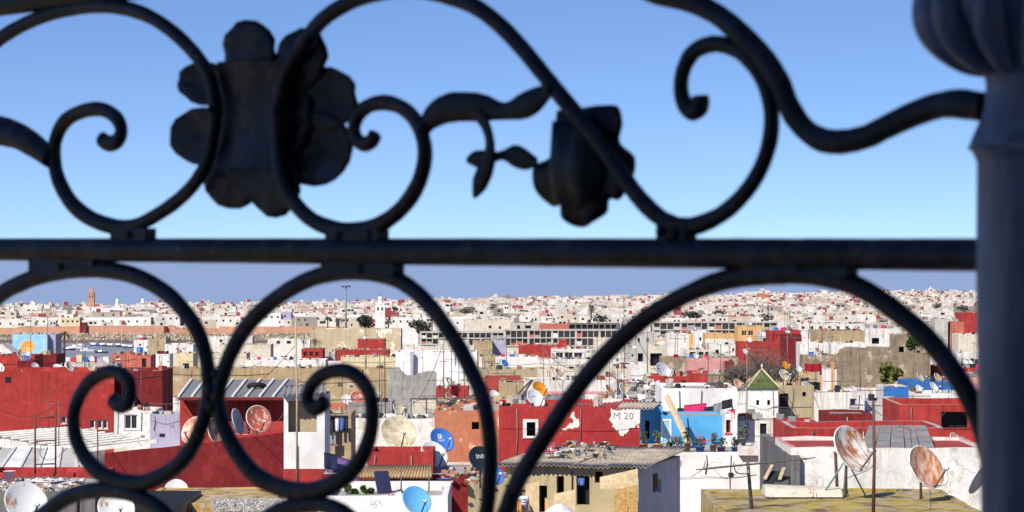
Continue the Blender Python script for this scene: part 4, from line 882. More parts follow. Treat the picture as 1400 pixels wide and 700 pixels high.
tag(crate.build('plastic_crate', MAT['plastic_red'], loc=p), 'red slatted plastic crate on the shed roof', 'crate')
# person in the yard
def skin_mesh(name, verts, edges, mat, parent, sub=2):
    me = bpy.data.meshes.new(name); me.from_pydata([v[:3] for v in verts], edges, []); me.materials.append(MAT[mat]); o = bpy.data.objects.new(name, me); C.objects.link(o); o.parent = parent
    bm = bmesh.new(); bm.from_mesh(me); lay = bm.verts.layers.skin.verify()
    for i, v in enumerate(bm.verts): v[lay].radius = (verts[i][3], verts[i][3] * (verts[i][4] if len(verts[i]) > 4 else 1)); v[lay].use_root = (i == 0)
    bm.to_mesh(me); bm.free()
    s = o.modifiers.new('skin', 'SKIN'); s.use_smooth_shade = True; m2 = o.modifiers.new('sub', 'SUBSURF'); m2.levels = sub; m2.render_levels = sub; return o
pb = P(716, 719, 124); pe = empty('person', pb, 'person standing in the yard in a white shirt with blue stripes', 'person', rz=.35); pe.scale = (.9, .9, .9)
V = [(0, 0, .92, .13), (0, 0, 1.1, .125), (0, 0, 1.3, .14), (0, 0, 1.42, .07), (0, -.01, 1.48, .05), (0, -.02, 1.56, .085), (0, -.015, 1.64, .075)]
E = [(0, 1), (1, 2), (2, 3), (3, 4), (4, 5), (5, 6)]
for s_ in (-1, 1):
    n0 = len(V); V += [(.18 * s_, 0, 1.36, .055), (.24 * s_, .02, 1.1, .042), (.25 * s_, -.06, .88, .03), (.25 * s_, -.09, .80, .03)]; E += [(2, n0), (n0, n0 + 1), (n0 + 1, n0 + 2), (n0 + 2, n0 + 3)]
    for f_ in range(5):
        k = len(V); V += [(.25 * s_ + (f_ - 2) * .014, -.10 - .004 * f_, .77, .008), (.25 * s_ + (f_ - 2) * .018, -.12, .70 + .012 * abs(f_ - 2), .007)]; E += [(n0 + 3, k), (k, k + 1)]
    n1 = len(V); V += [(.09 * s_, 0, .84, .09), (.10 * s_, -.02, .48, .058), (.10 * s_, .02, .09, .04), (.10 * s_, -.06, .03, .035), (.11 * s_, -.15, .025, .03)]; E += [(0, n1), (n1, n1 + 1), (n1 + 1, n1 + 2), (n1 + 2, n1 + 3), (n1 + 3, n1 + 4)]
skin_mesh('body', V, E, 'skin', pe)
skin_mesh('shirt', [(0, 0, .86, .155), (0, 0, 1.1, .15), (0, 0, 1.3, .16), (0, 0, 1.41, .085)] + [q for s_ in (-1, 1) for q in ((.19 * s_, 0, 1.36, .075), (.235 * s_, .02, 1.16, .062))], [(0, 1), (1, 2), (2, 3), (2, 4), (4, 5), (2, 6), (6, 7)], 'shirt_white', pe)
skin_mesh('trousers', [(0, 0, .92, .15)] + [q for s_ in (-1, 1) for q in ((.09 * s_, 0, .80, .11), (.10 * s_, -.02, .48, .08), (.10 * s_, .02, .12, .07))], [(0, 1), (1, 2), (2, 3), (0, 4), (4, 5), (5, 6)], 'trouser_tan', pe)
b = MB(); b.lathe([(0, .11), (.05, .105), (.09, .06), (.1, 0), (.085, -.05), (.0, -.05)], (0, .01, 1.62), 14); b.build('hair', MAT['hair'], pe)
for k in (0, 1, 2):
    b = MB(); b.lathe([(.165, -.02), (.168, 0), (.165, .02)], (0, 0, 1.0 + .13 * k), 18); b.build('stripe', MAT['stripe_blue'], pe)
b = MB(); b.lathe([(0, .05), (.02, .03), (.015, 0), (0, 0)], (0, -.1, 1.54), 8); b.build('nose', MAT['skin'], pe)
cloth(707, 713, 683, 700, 123.6, 'orange_post', 'orange garment hanging beside the person', name='garment', group=None)
# ---------------------------------------------------------------- red awning house, dishes around it
house(502, 592, 618, 128, 4.0, 'red', 'low red rooftop house above an ochre tiled awning', yb=642, par=.5, roof='roof_red')
house(440, 640, 648, 127.6, 5, 'maroon', 'shaded red house front under the tiled awning', yb=690, par=0, doors=((497, 657, 520, 690), (534, 657, 545, 690)), zb=P(440, 720, 127).z)  # red front, the shade below the awning put into the maroon
aw = empty('tiled_awning', P(489, 653, 124.5), 'awning of ochre ridged tiles over the shaded red front', 'awning')
for k in range(24):
    t0, t1 = k / 24, (k + .86) / 24
    def q(u, v): return P(505 + 86 * u, 637, 127.4).lerp(P(487 + 104 * u, 652, 124.2), v) - aw.location
    b = MB(); b.tube([q((t0 + t1) / 2, 0), q((t0 + t1) / 2, .5), q((t0 + t1) / 2, 1)], .068, 8, flat=1.0); b.build('ridge_tile', MAT['tile_ochre'], aw)
b = MB(); b.poly([q(0, 0) - Vector((0, 0, .07)), q(1, 0) - Vector((0, 0, .07)), q(1, 1) - Vector((0, 0, .07)), q(0, 1) - Vector((0, 0, .07))]); b.build('decking', MAT['board'], aw)
b = MB(); b.span(P(543, 637, 128.6), P(550, 624, 128.6) + Vector((0, .25, 0))); tag(b.build('chimney', MAT['brick_orange'], loc=P(543, 637, 128.6)), 'little brick chimney on the low red rooftop house', 'chimney')
house(434, 612, 678, 106, 7, 'fresh_white', 'plain white parapet house at the rusty sky-blue dish', yb=720, par=.35, roof='roof_grey', jit=.02)
dish(543, 593, 150, 50, 'dish_dirty', 'huge cream dish blotched with dirt against the cream wall', ybase=624, az=R(20), el=R(30), arm=True)
dish(603, 603, 152, 36, 'dish_blue', 'blue dish with a white square emblem by the orange brick wall', ybase=628, az=R(36), text=[('[]', .34, .38, 'print_white'), ('digital', .26, .06, 'print_white')])
dish(592, 623, 132, 40, 'dish_white', 'smooth white dish in front of the blue emblem dish', ybase=660, az=R(36))
dish(658, 630, 124, 40, 'dish_navy', 'dark navy dish lettered SNB', ybase=668, az=R(30), text=[('SNB', .42, .30, 'print_white')])
dish(673, 650, 121, 32, 'dish_blue', 'plain bright blue dish below the navy dish', ybase=675, az=R(34))
dish(568, 686, 104, 42, 'dish_sky', 'sky-blue dish with a rusted lower half on the white parapet', ybase=725, az=R(32), el=R(30))
house(640, 700, 655, 127, 3, 'khaki', 'khaki ledge house carrying the navy and blue dishes', yb=700, par=.1)
house(600, 650, 640, 135, 4, 'cream', 'cream ledge house behind the navy dish', yb=662, par=.1)
junk(604, 690, 640, 660, 121, 130, 60, .26, ('rubble', 'tile_ochre', 'fibre_roof', 'board', 'black_cloth', 'terracotta'), 'planks, hoses and rubble littering the khaki ledge')
for k, (x, y, r_, m_, lb) in enumerate(((607, 664, .28, 'tank_blue', 'round blue basin on the khaki ledge'), (13, 663, .25, 'plastic_pink', 'pale pink bucket on the rubble roof'))):
    p = P(x, y, 122 if k == 0 else 112); p.z += .02 if k == 0 else .12; b = MB(); hh_ = .28 if k == 0 else .42
    b.lathe([(0, 0), (r_ * .75, 0), (r_, hh_), (r_ * 1.05, hh_), (r_ * .96, hh_ - .02), (r_ * .7, .03), (0, .03)], p, 20); tag(b.build('basin' if k == 0 else 'bucket', MAT[m_], loc=p), lb, 'basin' if k == 0 else 'bucket')
b = MB(); b.bar(P(529, 690, 111), P(521, 645, 112), .55, .1); tag(b.build('upright_board', MAT['navy'], loc=P(529, 690, 111)), 'dark board standing upright under the tiled awning', 'board')
for k, (x, m_, h_) in enumerate(((497, 'leaf_mid', 15), (508, 'leaf_dark', 14), (476, 'leaf_mid', 18), (484, 'leaf_mid', 13))): pot_plant(x, 681, 111, h_, 10, 'lime' if k == 0 else 'pot_grey', m_, ('green plant in a lime pot under the awning', 'dark plant under the awning', 'bushy plant by the purple tarpaulin', 'small plant by the purple tarpaulin')[k], n=120)
junk(530, 575, 676, 680, 109, 112, 40, .3, ('grey_cloth', 'plastic_pink', 'white_cloth', 'black_cloth', 'red_cloth'), 'bundles of clothes and bags under the tiled awning')
cloth(446, 492, 620, 648, 129, 'purple', 'purple tarpaulin sagging beside the white pillar block', 12, name='tarpaulin', cat='tarpaulin', group=None); cloth(443, 461, 618, 640, 128.5, 'navy', 'navy tarpaulin above the purple one', 4, name='tarpaulin', cat='tarpaulin', group=None)
cloth(482, 490, 652, 676, 122, 'purple', 'strip of purple cloth hanging below the awning', name='curtain', group=None)
house(478, 596, 572, 196, 6, 'stained_white', 'stained cream house behind the huge dirty dish', yb=622, par=.2, rim='cream', roof='roof_grey')
house(440, 480, 566, 170, 5, 'tan', 'narrow tan house behind hanging washing', yb=618, par=.2, holes_only=((445, 568, 476, 592),))
for k, (x0, x1, y0, y1, m_) in enumerate(((445, 451, 570, 592, 'white_cloth'), (450, 456, 572, 600, 'black_cloth'), (458, 463, 571, 590, 'white_cloth'), (464, 470, 570, 589, 'blue_cloth'), (470, 476, 571, 588, 'black_cloth'), (446, 459, 594, 609, 'grey_cloth'))):
    cloth(x0, x1, y0, y1, 169.3, m_, ('white shirt', 'black dress', 'white vest', 'dark blue trousers', 'black trousers', 'patterned grey blanket')[k] + ' hung before the narrow tan house', name='garment', group='washing before the tan house')
dish(489, 545, 215, 22, 'dish_red', 'red and white striped dish by the iron spiral', ybase=556, az=R(20)); dish(474, 547, 215, 16, 'dish_white', 'white dish next to the red striped dish', ybase=556, az=R(30))
house(476, 536, 550, 214, 5, 'concrete', 'low grey concrete block carrying the striped dish', yb=566, par=.15)
house(560, 596, 551, 222, 4, 'cream', 'orange-cream wall under a dark steel frame', yb=572, par=.1)
pf = empty('steel_frame', P(562, 567, 215), 'dark steel pergola frame on the stained cream house', 'frame')
for x in (562, 583, 597): b = MB(); b.bar(P(x, 569, 215) - pf.location, P(x, 545, 215) - pf.location, .1); b.build('post', MAT['steel'], pf)
b = MB(); b.bar(P(561, 545, 215) - pf.location, P(599, 545, 215) - pf.location, .1); b.build('beam', MAT['steel'], pf)
# ---------------------------------------------------------------- centre back: grey ruin, tan wall, white blocks
wall(531, 596, 502, 290, .8, 'concrete', 'grey ruined concrete wall with a broken dip in its top', yb=555, top=[(531, 503), (545, 502), (549, 508), (556, 514), (566, 513), (572, 510), (584, 508), (595, 508), (596.5, 510)], jit=.08)
house(228, 372, 503, 318, 4, 'tan', 'long ochre-tan wall house behind the ribbed roof', yb=548, par=.3, jit=.1); house(372, 533, 503, 316, 4, 'tan', 'tan wall house joining the grey ruin', yb=555, par=.3, jit=.1)
house(541, 652, 481, 430, 9, 'fresh_white', 'big blank white building behind the grey ruin', yb=530, par=.4)
wall(561, 565, 481, 429, .5, 'lavender', 'narrow grey-blue pier on the big blank white building', yb=505, spec=False)
house(596, 640, 531, 262, 6, 'red', 'low dark red wall behind the orange brick house', yb=545, par=.3); house(628, 648, 521, 285, 5, 'cream', 'small cream block among the poles', yb=540, par=.2)
house(655, 665, 488, 470, 5, 'white', 'slim white block beside the tan cube', yb=505, par=.2); house(659, 677, 486, 465, 6, 'tan', 'tan cube house with blue and white dishes beside it', yb=504, par=.2)
house(676, 736, 488, 500, 7, 'clean_white', 'plain white block beside the tan cube', yb=507, par=.3); house(735, 812, 491, 480, 7, 'white', 'long white house under the grey shuttered building', yb=506, par=.3)
house(662, 712, 517, 285, 7, 'roof_red', 'low house with a red roof edge behind the sheet roofs', yb=524, par=.1, roof='roof_red'); house(682, 716, 523, 262, 5, 'tan', 'small tan brick house under the red roof edge', yb=545, par=.2)
house(716, 842, 520, 268, 7, 'white', 'long low white house with a red base strip', yb=548, par=.2, band=('pink', 535, 539)); house(735, 862, 504, 360, 7, 'cream', 'long crumbling cream house behind the low white house', yb=522, par=.3)
house(645, 735, 505, 350, 7, 'khaki', 'khaki house cluttered with tanks and boxes', yb=520, par=.3)
dish(686, 496, 400, 12, 'dish_white', 'small white dish by the tan cube', ybase=503); dish(690, 497, 390, 11, 'dish_blue', 'small blue dish by the tan cube', ybase=504)
dish(676, 541, 225, 16, 'dish_white', 'pale dish behind the orange brick house', ybase=552); dish(834, 520, 285, 26, 'dish_rusted', 'ragged rusty dish leaning beside the iron curve', ybase=535, az=R(60)); dish(814, 531, 270, 12, 'dish_orange', 'small orange and white dish beside the ragged rusty dish', ybase=540); dish(822, 523, 280, 12, 'dish_grey', 'small grey dish beside the ragged rusty dish', ybase=535)
bk = MB(); p = P(622, 538, 262); bk.lathe([(0, 0), (.28, 0), (.42, .75), (.46, .75), (.4, .72), (.26, .04), (0, .04)], p, 16); tag(bk.build('bucket', MAT['plastic_red'], loc=p), 'red tub among the poles in front of the white building', 'bucket')
junk(600, 660, 546, 562, 188, 196, 120, .5, ('board', 'rubble', 'terracotta', 'steel'), 'planks and scrap on the orange brick house'); junk(848, 905, 522, 545, 205, 262, 130, .55, ('rubble', 'grey_cloth', 'black_cloth', 'board', 'white_cloth'), 'junk heaped on the roofs beside the white house')
for k, (x0, y0, x1, y1) in enumerate(((706, 541, 727, 519), (715, 540, 728, 520), (612, 560, 634, 545), (622, 560, 640, 545))):
    b = MB(); b.bar(P(x0, y0, 210), P(x1, y1, 212), .16, .05); tag(b.build('plank', MAT['steel' if k < 2 else 'board'], loc=P(x0, y0, 210)), ('long dark plank leaning over the grey sheet roof', 'short dark plank beside the long dark plank', 'long pale plank leaning on the orange brick house', 'short pale plank beside the long pale plank')[k], 'plank')
house(815, 860, 545, 215, 6, 'stained_white', 'patched white block under the junk roofs', yb=556, par=.2); house(838, 912, 536, 225, 7, 'pale_concrete', 'grey junk-covered roof house beside the white house', yb=560, par=.15)
# ---------------------------------------------------------------- left: red houses, pillar, ribbed roofs
house(-30, 156, 508, 250, 9, 'red', 'large bright red house with small white framed windows', yb=600, yaw=.12, par=.5, roof='roof_red', wins=((84, 569, 91, 579), (123, 574, 130, 586), (133, 574, 140, 586), (141, 574, 147, 586), (49, 583, 61, 587), (64, 583, 75, 587)), jit=.05)
house(155, 222, 507, 256, 8, 'maroon', 'shaded dark red wing of the large red house', yb=560, par=.4, roof='roof_red', jit=.03)  # side of the red house, its shade painted in as maroon
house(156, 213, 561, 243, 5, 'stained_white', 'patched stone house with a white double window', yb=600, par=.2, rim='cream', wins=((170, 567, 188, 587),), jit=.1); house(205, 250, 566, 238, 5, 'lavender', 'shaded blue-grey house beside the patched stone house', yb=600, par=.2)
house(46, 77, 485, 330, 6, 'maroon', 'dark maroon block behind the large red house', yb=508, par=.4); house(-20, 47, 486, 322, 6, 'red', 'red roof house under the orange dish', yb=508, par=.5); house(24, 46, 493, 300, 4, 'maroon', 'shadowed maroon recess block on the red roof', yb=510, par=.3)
dish(38, 475, 320, 18, 'dish_orange', 'bright orange dish on the red roof by the light blue building', ybase=488, az=R(-10), el=R(20), text=[('Nova', .45, .2, 'ink')]); dish(48, 501, 290, 11, 'dish_grey', 'grey dish in the maroon recess', ybase=508); dish(80, 503, 285, 15, 'dish_white', 'white dish lying low on the red house edge', ybase=508, el=R(60)); dish(210, 465, 560, 9, 'dish_orange', 'small yellow-orange dish near the khaki block', ybase=472, az=R(0), el=R(15))
# white gable
b = MB(); g0 = P(-12, 487, 420)
for dy in (0, 5): pass
A3, B3, C3 = P(-20, 488, 420), P(25, 488, 420), P(2, 470, 420); off = Vector((0, 6, 0))
b.poly([A3, B3, C3]); b.poly([A3 + off, C3 + off, B3 + off]); b.poly([A3, C3, C3 + off, A3 + off]); b.poly([C3, B3, B3 + off, C3 + off]); b.poly([A3, A3 + off, B3 + off, B3])
gb = empty('gabled_roof', A3, 'white gabled roof end beside the orange dish', 'roof'); o = b.build('gable', MAT['white']); o.parent = gb; o.matrix_parent_inverse = Matrix.Translation(-A3); SPEC.append((0, 25, 470, 488, 420))
house(-20, 30, 487, 415, 6, 'white', 'white house under the gabled roof end', yb=500, par=.2)
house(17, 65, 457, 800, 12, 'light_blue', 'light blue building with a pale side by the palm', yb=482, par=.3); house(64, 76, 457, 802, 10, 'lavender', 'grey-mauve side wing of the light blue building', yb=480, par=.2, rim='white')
house(152, 188, 484, 420, 7, 'salmon', 'salmon house with one small white window', yb=508, par=.3, wins=((159, 487, 164, 491),)); house(187, 206, 486, 418, 6, 'salmon', 'shaded end of the salmon house', yb=505, par=.2, doors=((194, 490, 200, 502),))
house(183, 204, 465, 560, 7, 'clean_white', 'white cube house with a blue tank', yb=482, par=.2, wins=((190, 470, 193, 473),), frame='steel'); house(202, 227, 463, 520, 7, 'khaki', 'khaki block behind the salmon house', yb=488, par=.2); house(225, 264, 471, 500, 8, 'clean_white', 'white block beside the khaki block', yb=492, par=.3); house(212, 232, 484, 470, 5, 'stained_white', 'low patched white hut under the khaki block', yb=500, par=.2); house(238, 264, 483, 480, 6, 'yellow_cream', 'pale yellow house under the white block', yb=498, par=.3)
house(100, 160, 497, 400, 5, 'pale_concrete', 'low grey roof behind the large red house', yb=506, par=.2)
tk = MB(); p = P(191, 484, 500); tk.lathe([(0, 0), (.55, 0), (.58, .3), (.55, .32), (.58, .6), (.55, .64), (.55, 1.0), (.3, 1.15), (.28, 1.2), (0, 1.2)], p, 18); tag(tk.build('water_tank', MAT['tank_blue'], loc=p), 'blue water tank beside the white cube house', 'tank')
# hut with ribbed roof and tyre
house(246, 388, 545, 150, 4.6, 'red', 'red rooftop hut under a ribbed metal roof with a tyre', yb=600, par=0, roof='dark', zb=P(246, 640, 150).z, jit=0)
rr = empty('ribbed_roof', P(250, 545, 149.5), 'grey metal roof with white ribs over the red hut', 'roof')
def q2(u, v): return P(244 + 148 * u, 543, 149).lerp(P(262 + 150 * u, 519, 157), v)
for k in range(8):
    sheet('metal_panel', None, None, [q2(k / 8 + .002, 0) , q2((k + 1) / 8 - .002, 0), q2((k + 1) / 8 - .002, 1), q2(k / 8 + .002, 1)], 'sheet_grey', parent=rr, thick=.03)
    b = MB(); b.bar(q2(k / 8, 0) + Vector((0, 0, .05)) - rr.location, q2(k / 8, 1) + Vector((0, 0, .05)) - rr.location, .13, .07); b.build('rib', MAT['sheet_white'], rr)
b = MB(); b.bar(q2(0, 0) - rr.location - Vector((0, .05, .08)), q2(1, 0) - rr.location - Vector((0, .05, .08)), .14); b.build('eave_board', MAT['maroon'], rr); SPEC.append((244, 412, 519, 545, 150))
b = MB(); p = P(351, 531, 153) ; M_ = Matrix.Rotation(R(-16), 3, 'X')
b.lathe([(.28, -.1), (.3, .1), (.42, .13), (.5, .09), (.52, 0), (.5, -.09), (.42, -.13), (.28, -.1)], p + Vector((0, 0, .1)), 28, M_); tag(b.build('tyre', MAT['rubber'], loc=p), 'black car tyre lying on the ribbed metal roof', 'tyre')
wall(143, 392, 592, 141, .3, 'maroon', 'long dark red parapet wall rising towards the white pillar', yb=680, yaw=.10, top=[(143, 620), (270, 607), (392, 591)], jit=.03, zb=P(143, 720, 141).z)  # a red wall whose shade is put into the maroon colour
dish(268, 590, 144, 40, 'dish_rusted', 'peeling rust and cream dish behind the iron crossing', ybase=612, az=R(-30), el=R(25)); dish(294, 592, 143.5, 40, 'dish_rusted', 'rusty dish leaning against the peeling one', ybase=612, az=R(60), el=R(20)); dish(322, 577, 143, 36, 'dish_grey', 'grey-white dish turned nearly edge-on', ybase=606, az=R(74), el=R(16)); dish(352, 573, 143, 36, 'dish_red', 'red-rusted dish with a pale rim on the dark red parapet', ybase=604, az=R(30), el=R(20))
house(388, 444, 540, 134, 4, 'grey_paint', 'white-grey pillar block with a wide recessed window', yb=650, par=0, wins=(), holes_only=((394, 548, 433, 591),), zb=P(388, 645, 134).z, roof='roof_grey', rim='white', recess='khaki'); house(387, 446, 641, 133.6, 4.2, 'red', 'red base block under the white-grey pillar', yb=670, par=0, zb=P(388, 720, 134).z)
sheet('roof_sheet', 'pale corrugated sheet on top of the white-grey pillar block', 'roof', [P(386, 541, 133.6), P(446, 538, 133.6), P(446, 524, 140), P(388, 527, 140)], 'fibre_roof_grey', 8, .03)
mast(406, 434, 660, 131, 'tall bamboo-coloured mast lashed to the pillar block', .05, 'pale_pole', cross=0, lean=-2); mast(408, 610, 672, 130, 'short rusty pipe beside the tall pale mast', .03, 'pipe_rust')
# glazed lean-to and white ribbed pergola
pg = empty('pergola_roof', P(0, 625, 150), 'low white-ribbed metal roof sheltering the glazed lean-to', 'roof')
def q3(u, v): return P(-30 + 160 * u, 590 - 3 * u, 165).lerp(P(60 + 158 * u, 622 - 18 * u, 146), v) if False else P(-20 + 120 * u, 594 - 9 * u, 164).lerp(P(105 + 110 * u, 617 - 14 * u, 150), v)
for k in range(10):
    sheet('metal_panel', None, None, [q3(0, k / 10 + .01), q3(1, k / 10 + .01), q3(1, (k + 1) / 10), q3(0, (k + 1) / 10)], 'sheet_grey', parent=pg, thick=.03)
    b = MB(); b.bar(q3(0, k / 10) + Vector((0, 0, .05)) - pg.location, q3(1, k / 10) + Vector((0, 0, .05)) - pg.location, .16, .09); b.build('rib', MAT['sheet_white'], pg)
b = MB(); b.bar(q3(0, 1) - pg.location, q3(1, 1) - pg.location, .2, .2); b.build('rib', MAT['sheet_white'], pg); SPEC.append((0, 216, 584, 650, 148))
gl = empty('glazed_lean_to', P(0, 646, 132), 'sloping glazed lean-to with white bars above the red parapet', 'glasshouse')
def q4(u, v): return P(-30 + 135 * u, 646, 131).lerp(P(0 + 105 * u, 612, 140), v)
for k in range(5):
    b = MB(); b.poly([q4(k / 5 + .01, 0) - gl.location, q4((k + 1) / 5 - .01, 0) - gl.location, q4((k + 1) / 5 - .01, 1) - gl.location, q4(k / 5 + .01, 1) - gl.location]); b.build('pane', MAT['grey_paint' if k % 2 else 'pale_concrete'], gl)
for k in range(6):
    b = MB(); b.bar(q4(k / 5, 0) - gl.location, q4(k / 5, 1) - gl.location, .13); b.build('glazing_bar', MAT['sheet_white'], gl)
for v_ in (0, 1):
    b = MB(); b.bar(q4(0, v_) - gl.location, q4(1, v_) - gl.location, .15); b.build('rail', MAT['sheet_white'], gl)
wall(96, 107, 612, 139, .2, 'white', 'narrow white end wall of the glazed lean-to', yb=650, zb=P(96, 660, 139).z)
house(-20, 143, 646, 127, 3.4, 'red', 'bright red parapet house below the glazed lean-to', yb=672, par=.25, roof='roof_red', jit=.03)
fr = empty('pipe_frame', P(49, 646, 126), 'rusty pipe frame like a ladder before the glazed lean-to', 'frame')
for x, yt in ((48, 567), (76, 560)): b = MB(); b.tube([P(x, 648, 126) - fr.location, P(x, yt, 126) - fr.location], .04, 6); b.build('post', MAT['pipe_rust'], fr)
for y in (571, 603, 635): b = MB(); b.tube([P(48, y, 126) - fr.location, P(76, y - 1, 126) - fr.location], .03, 6); b.build('rung', MAT['pipe_rust'], fr)
mast(133, 575, 645, 130, 'plain rusty pole beside the iron ring', .035, 'pipe_rust'); mast(80, 548, 640, 150, 'thin mast with a side aerial in front of the red house', .03, 'steel', yagi=(3.1, 1.2, 5, .4))
wire('cable', 'black cable looping across the glazed lean-to', [P(56, 608, 127), P(55, 622, 127), P(66, 629, 127), P(80, 624, 127), P(92, 612, 127)], .012)
# rubble roof at the bottom left
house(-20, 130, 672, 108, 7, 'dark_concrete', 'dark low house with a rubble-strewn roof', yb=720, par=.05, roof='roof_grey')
junk(-5, 112, 657, 672, 108.3, 114, 1100, .22, ('white_cloth', 'rubble', 'black_cloth', 'grey_cloth', 'tile_ochre'), 'black and white rubble strewn over the dark roof', 'rubble')
b = MB(); p = P(66, 662, 112); b.lathe([(0, .02), (.3, .0), (.6, .1), (.62, .09), (.3, -.03), (0, -.02)], p + Vector((0, 0, .06)), 28); tag(b.build('upturned_dish', MAT['dish_white'], loc=p), 'white dish plate lying flat on the rubble', 'dish')
dish(34, 690, 99, 62, 'dish_drips', 'large white dish with rust drips at the rubble roof', ybase=730, az=R(34), el=R(28)); dish(158, 697, 99, 50, 'dish_drips', 'white dish with rusty spots behind the iron rings', ybase=730, az=R(20), el=R(32)); dish(140, 668, 112, 20, 'dish_white', 'pale dish peeping above the black roof edge', ybase=680)
house(130, 250, 690, 101, 6, 'dark', 'dark shaded roof gap house at the rusty dishes', yb=720, par=0, roof='rubber')  # black block added where only shade lies between the roofs
house(186, 372, 688, 103, 7, 'ochre_roof', 'house with a cracked ochre flat roof', yb=720, par=.03, roof='ochre_roof', jit=.05); house(255, 400, 673, 110.5, .5, 'white', 'white ledge along the foot of the dark red parapet', yb=684, par=0, spec=False)
junk(290, 400, 682, 700, 101, 104, 1500, .085, ('rubble', 'pale_concrete', 'rubble', 'grey_cloth'), 'pale gravelly debris on the ochre roof'); dish(241, 672, 111.5, 32, 'dish_white', 'half white dish showing over the ochre roof', ybase=690, az=R(10), el=R(20), arm=False)
house(440, 470, 664, 118, 3, 'white', 'small white block by the plants under the awning', yb=680, par=.1) if False else None

# ---------------------------------------------------------------- middle distance: rampart, concrete building, houses towards the river
house(425, 548, 450, 1000, 14, 'kasbah', 'long weathered beige rampart below the white minaret', yb=482, par=.6, cat='rampart', name='rampart', roof='earth')
house(489, 526, 464, 850, 8, 'red', 'plain red box house in front of the beige rampart', yb=479, par=.3); house(455, 531, 478, 620, 8, 'red', 'long low red house under the red box house', yb=491, par=.3, rim='white')
house(412, 441, 477, 600, 8, 'red', 'red house with three dark windows', yb=493, par=.3, wins=((415, 481, 420, 487), (423, 481, 428, 487), (431, 481, 436, 487)), frame='maroon'); house(438, 458, 480, 610, 7, 'pale_concrete', 'grey house between two red houses', yb=492, par=.3)
house(466, 543, 488, 445, 8, 'yellow_cream', 'long pale yellow house in front of the low red house', yb=505, par=.3); house(335, 445, 492, 520, 8, 'stained_white', 'long stained white house above the tan wall', yb=505, par=.3); house(262, 337, 483, 600, 8, 'cream', 'pale cream house cluster block above the tan wall', yb=505, par=.4)
house(366, 424, 463, 1000, 10, 'white', 'low white sheds beside the beige rampart', yb=475, par=.3, wins=((378, 466, 383, 470), (392, 466, 398, 470)), frame='steel'); house(270, 345, 460, 1050, 10, 'white', 'pale warehouse by the river', yb=478, par=.3, wins=((300, 464, 304, 468), (320, 464, 324, 468)), frame='steel'); house(300, 370, 471, 800, 10, 'cream', 'cream house below the pale warehouse', yb=486, par=.4)
def wing(x0, x1, floors, d, bay, label, dep=9):
    root = empty('concrete_block', P(x0, floors[-1] + 8, d), label, 'building'); o0 = root.location; SPEC.append((x0, x1, floors[0], floors[-1] + 4, d))
    for y in floors:
        b = MB(); a = P(x0, y, d) - o0; c = P(x1, y, d) - o0; b.span((a.x, -1.2, a.z - .45), (c.x, dep, a.z)); b.build('slab', MAT['pale_concrete'], root)
    n = int((x1 - x0) / bay)
    for ya, yb in zip(floors, floors[1:]):
        for i in range(n + 1):
            x = x0 + (x1 - x0) * i / n; a = P(x, ya, d) - o0; c = P(x, yb, d) - o0; w_ = .28 if i % 4 else .8
            b = MB(); b.span((a.x - w_ / 2, -1.0, c.z), (a.x + w_ / 2, 1.85, a.z - .45)); b.build('pier', MAT['pale_concrete'], root)
            if i < n and random.random() < .6:
                e = P(x + (x1 - x0) / n, ya, d).x - P(x, ya, d).x; b = MB(); b.span((a.x + .15, -.9, c.z), (a.x + e - .15, -.75, c.z + random.choice((.9, .9, 1.0, 1.6)))); b.build('balustrade', MAT[random.choice(('pale_concrete', 'white', 'concrete', 'cream', 'concrete', 'salmon'))], root)
    a, c = P(x0, floors[0], d) - o0, P(x1, floors[-1], d) - o0
    b = MB(); b.span((a.x, 1.9, ground(d) - o0.z), (c.x, 2.2, a.z - .5)); b.build('back_wall', MAT['pale_concrete'], root)
    b = MB(); b.span((a.x, -.8, ground(d) - o0.z), (c.x, dep, c.z - .5)); b.build('base', MAT['cream'], root)
wing(575, 705, (453.5, 461.5, 470), 1150, 8, 'long unfinished concrete block with open bays beside the iron curve'); wing(690, 852, (450.5, 461, 472), 1120, 8, 'three-storey concrete block with deep shadowed bays'); wing(893, 1062, (440, 450, 457), 1180, 9, 'long pale concrete gallery with open bays behind the orange houses')
house(635, 702, 437, 1240, 12, 'cream', 'cream block rising behind the concrete block', yb=452, par=.4, wins=((668, 445, 672, 449), (682, 446, 685, 450)), frame='steel'); house(698, 745, 442, 1230, 10, 'pale_concrete', 'grey-beige block with black gaps behind the bays', yb=452, par=.4, holes_only=((707, 445, 711, 450), (718, 445, 726, 449))); house(738, 778, 443, 1220, 10, 'salmon', 'faded salmon block behind the concrete bays', yb=451, par=.3); house(776, 848, 442, 1230, 9, 'dark_concrete', 'dark gallery block on top of the concrete bays', yb=451, par=.3, holes_only=[(780 + 8 * i, 444, 786 + 8 * i, 450) for i in range(8)])
house(646, 673, 466, 800, 8, 'tan', 'pale tan wall house before the concrete block', yb=481, par=.2); house(672, 691, 465, 805, 8, 'lavender', 'grey shaded side block of the pale tan house', yb=481, par=.2); house(596, 648, 472, 760, 8, 'white', 'white roof house beside the pale tan house', yb=482, par=.3)
house(709, 768, 472, 660, 8, 'red', 'red parapet house with rubbish along its roof', yb=484, par=.4, roof='roof_red'); house(764, 775, 464, 700, 6, 'red', 'small red tower block behind the red parapet house', yb=474, par=.3); house(754, 816, 477, 600, 8, 'white', 'white roofed house with grey shutters', yb=492, par=.2, wins=((760, 482, 770, 489), (772, 482, 783, 489), (785, 482, 796, 489)), frame='lavender')
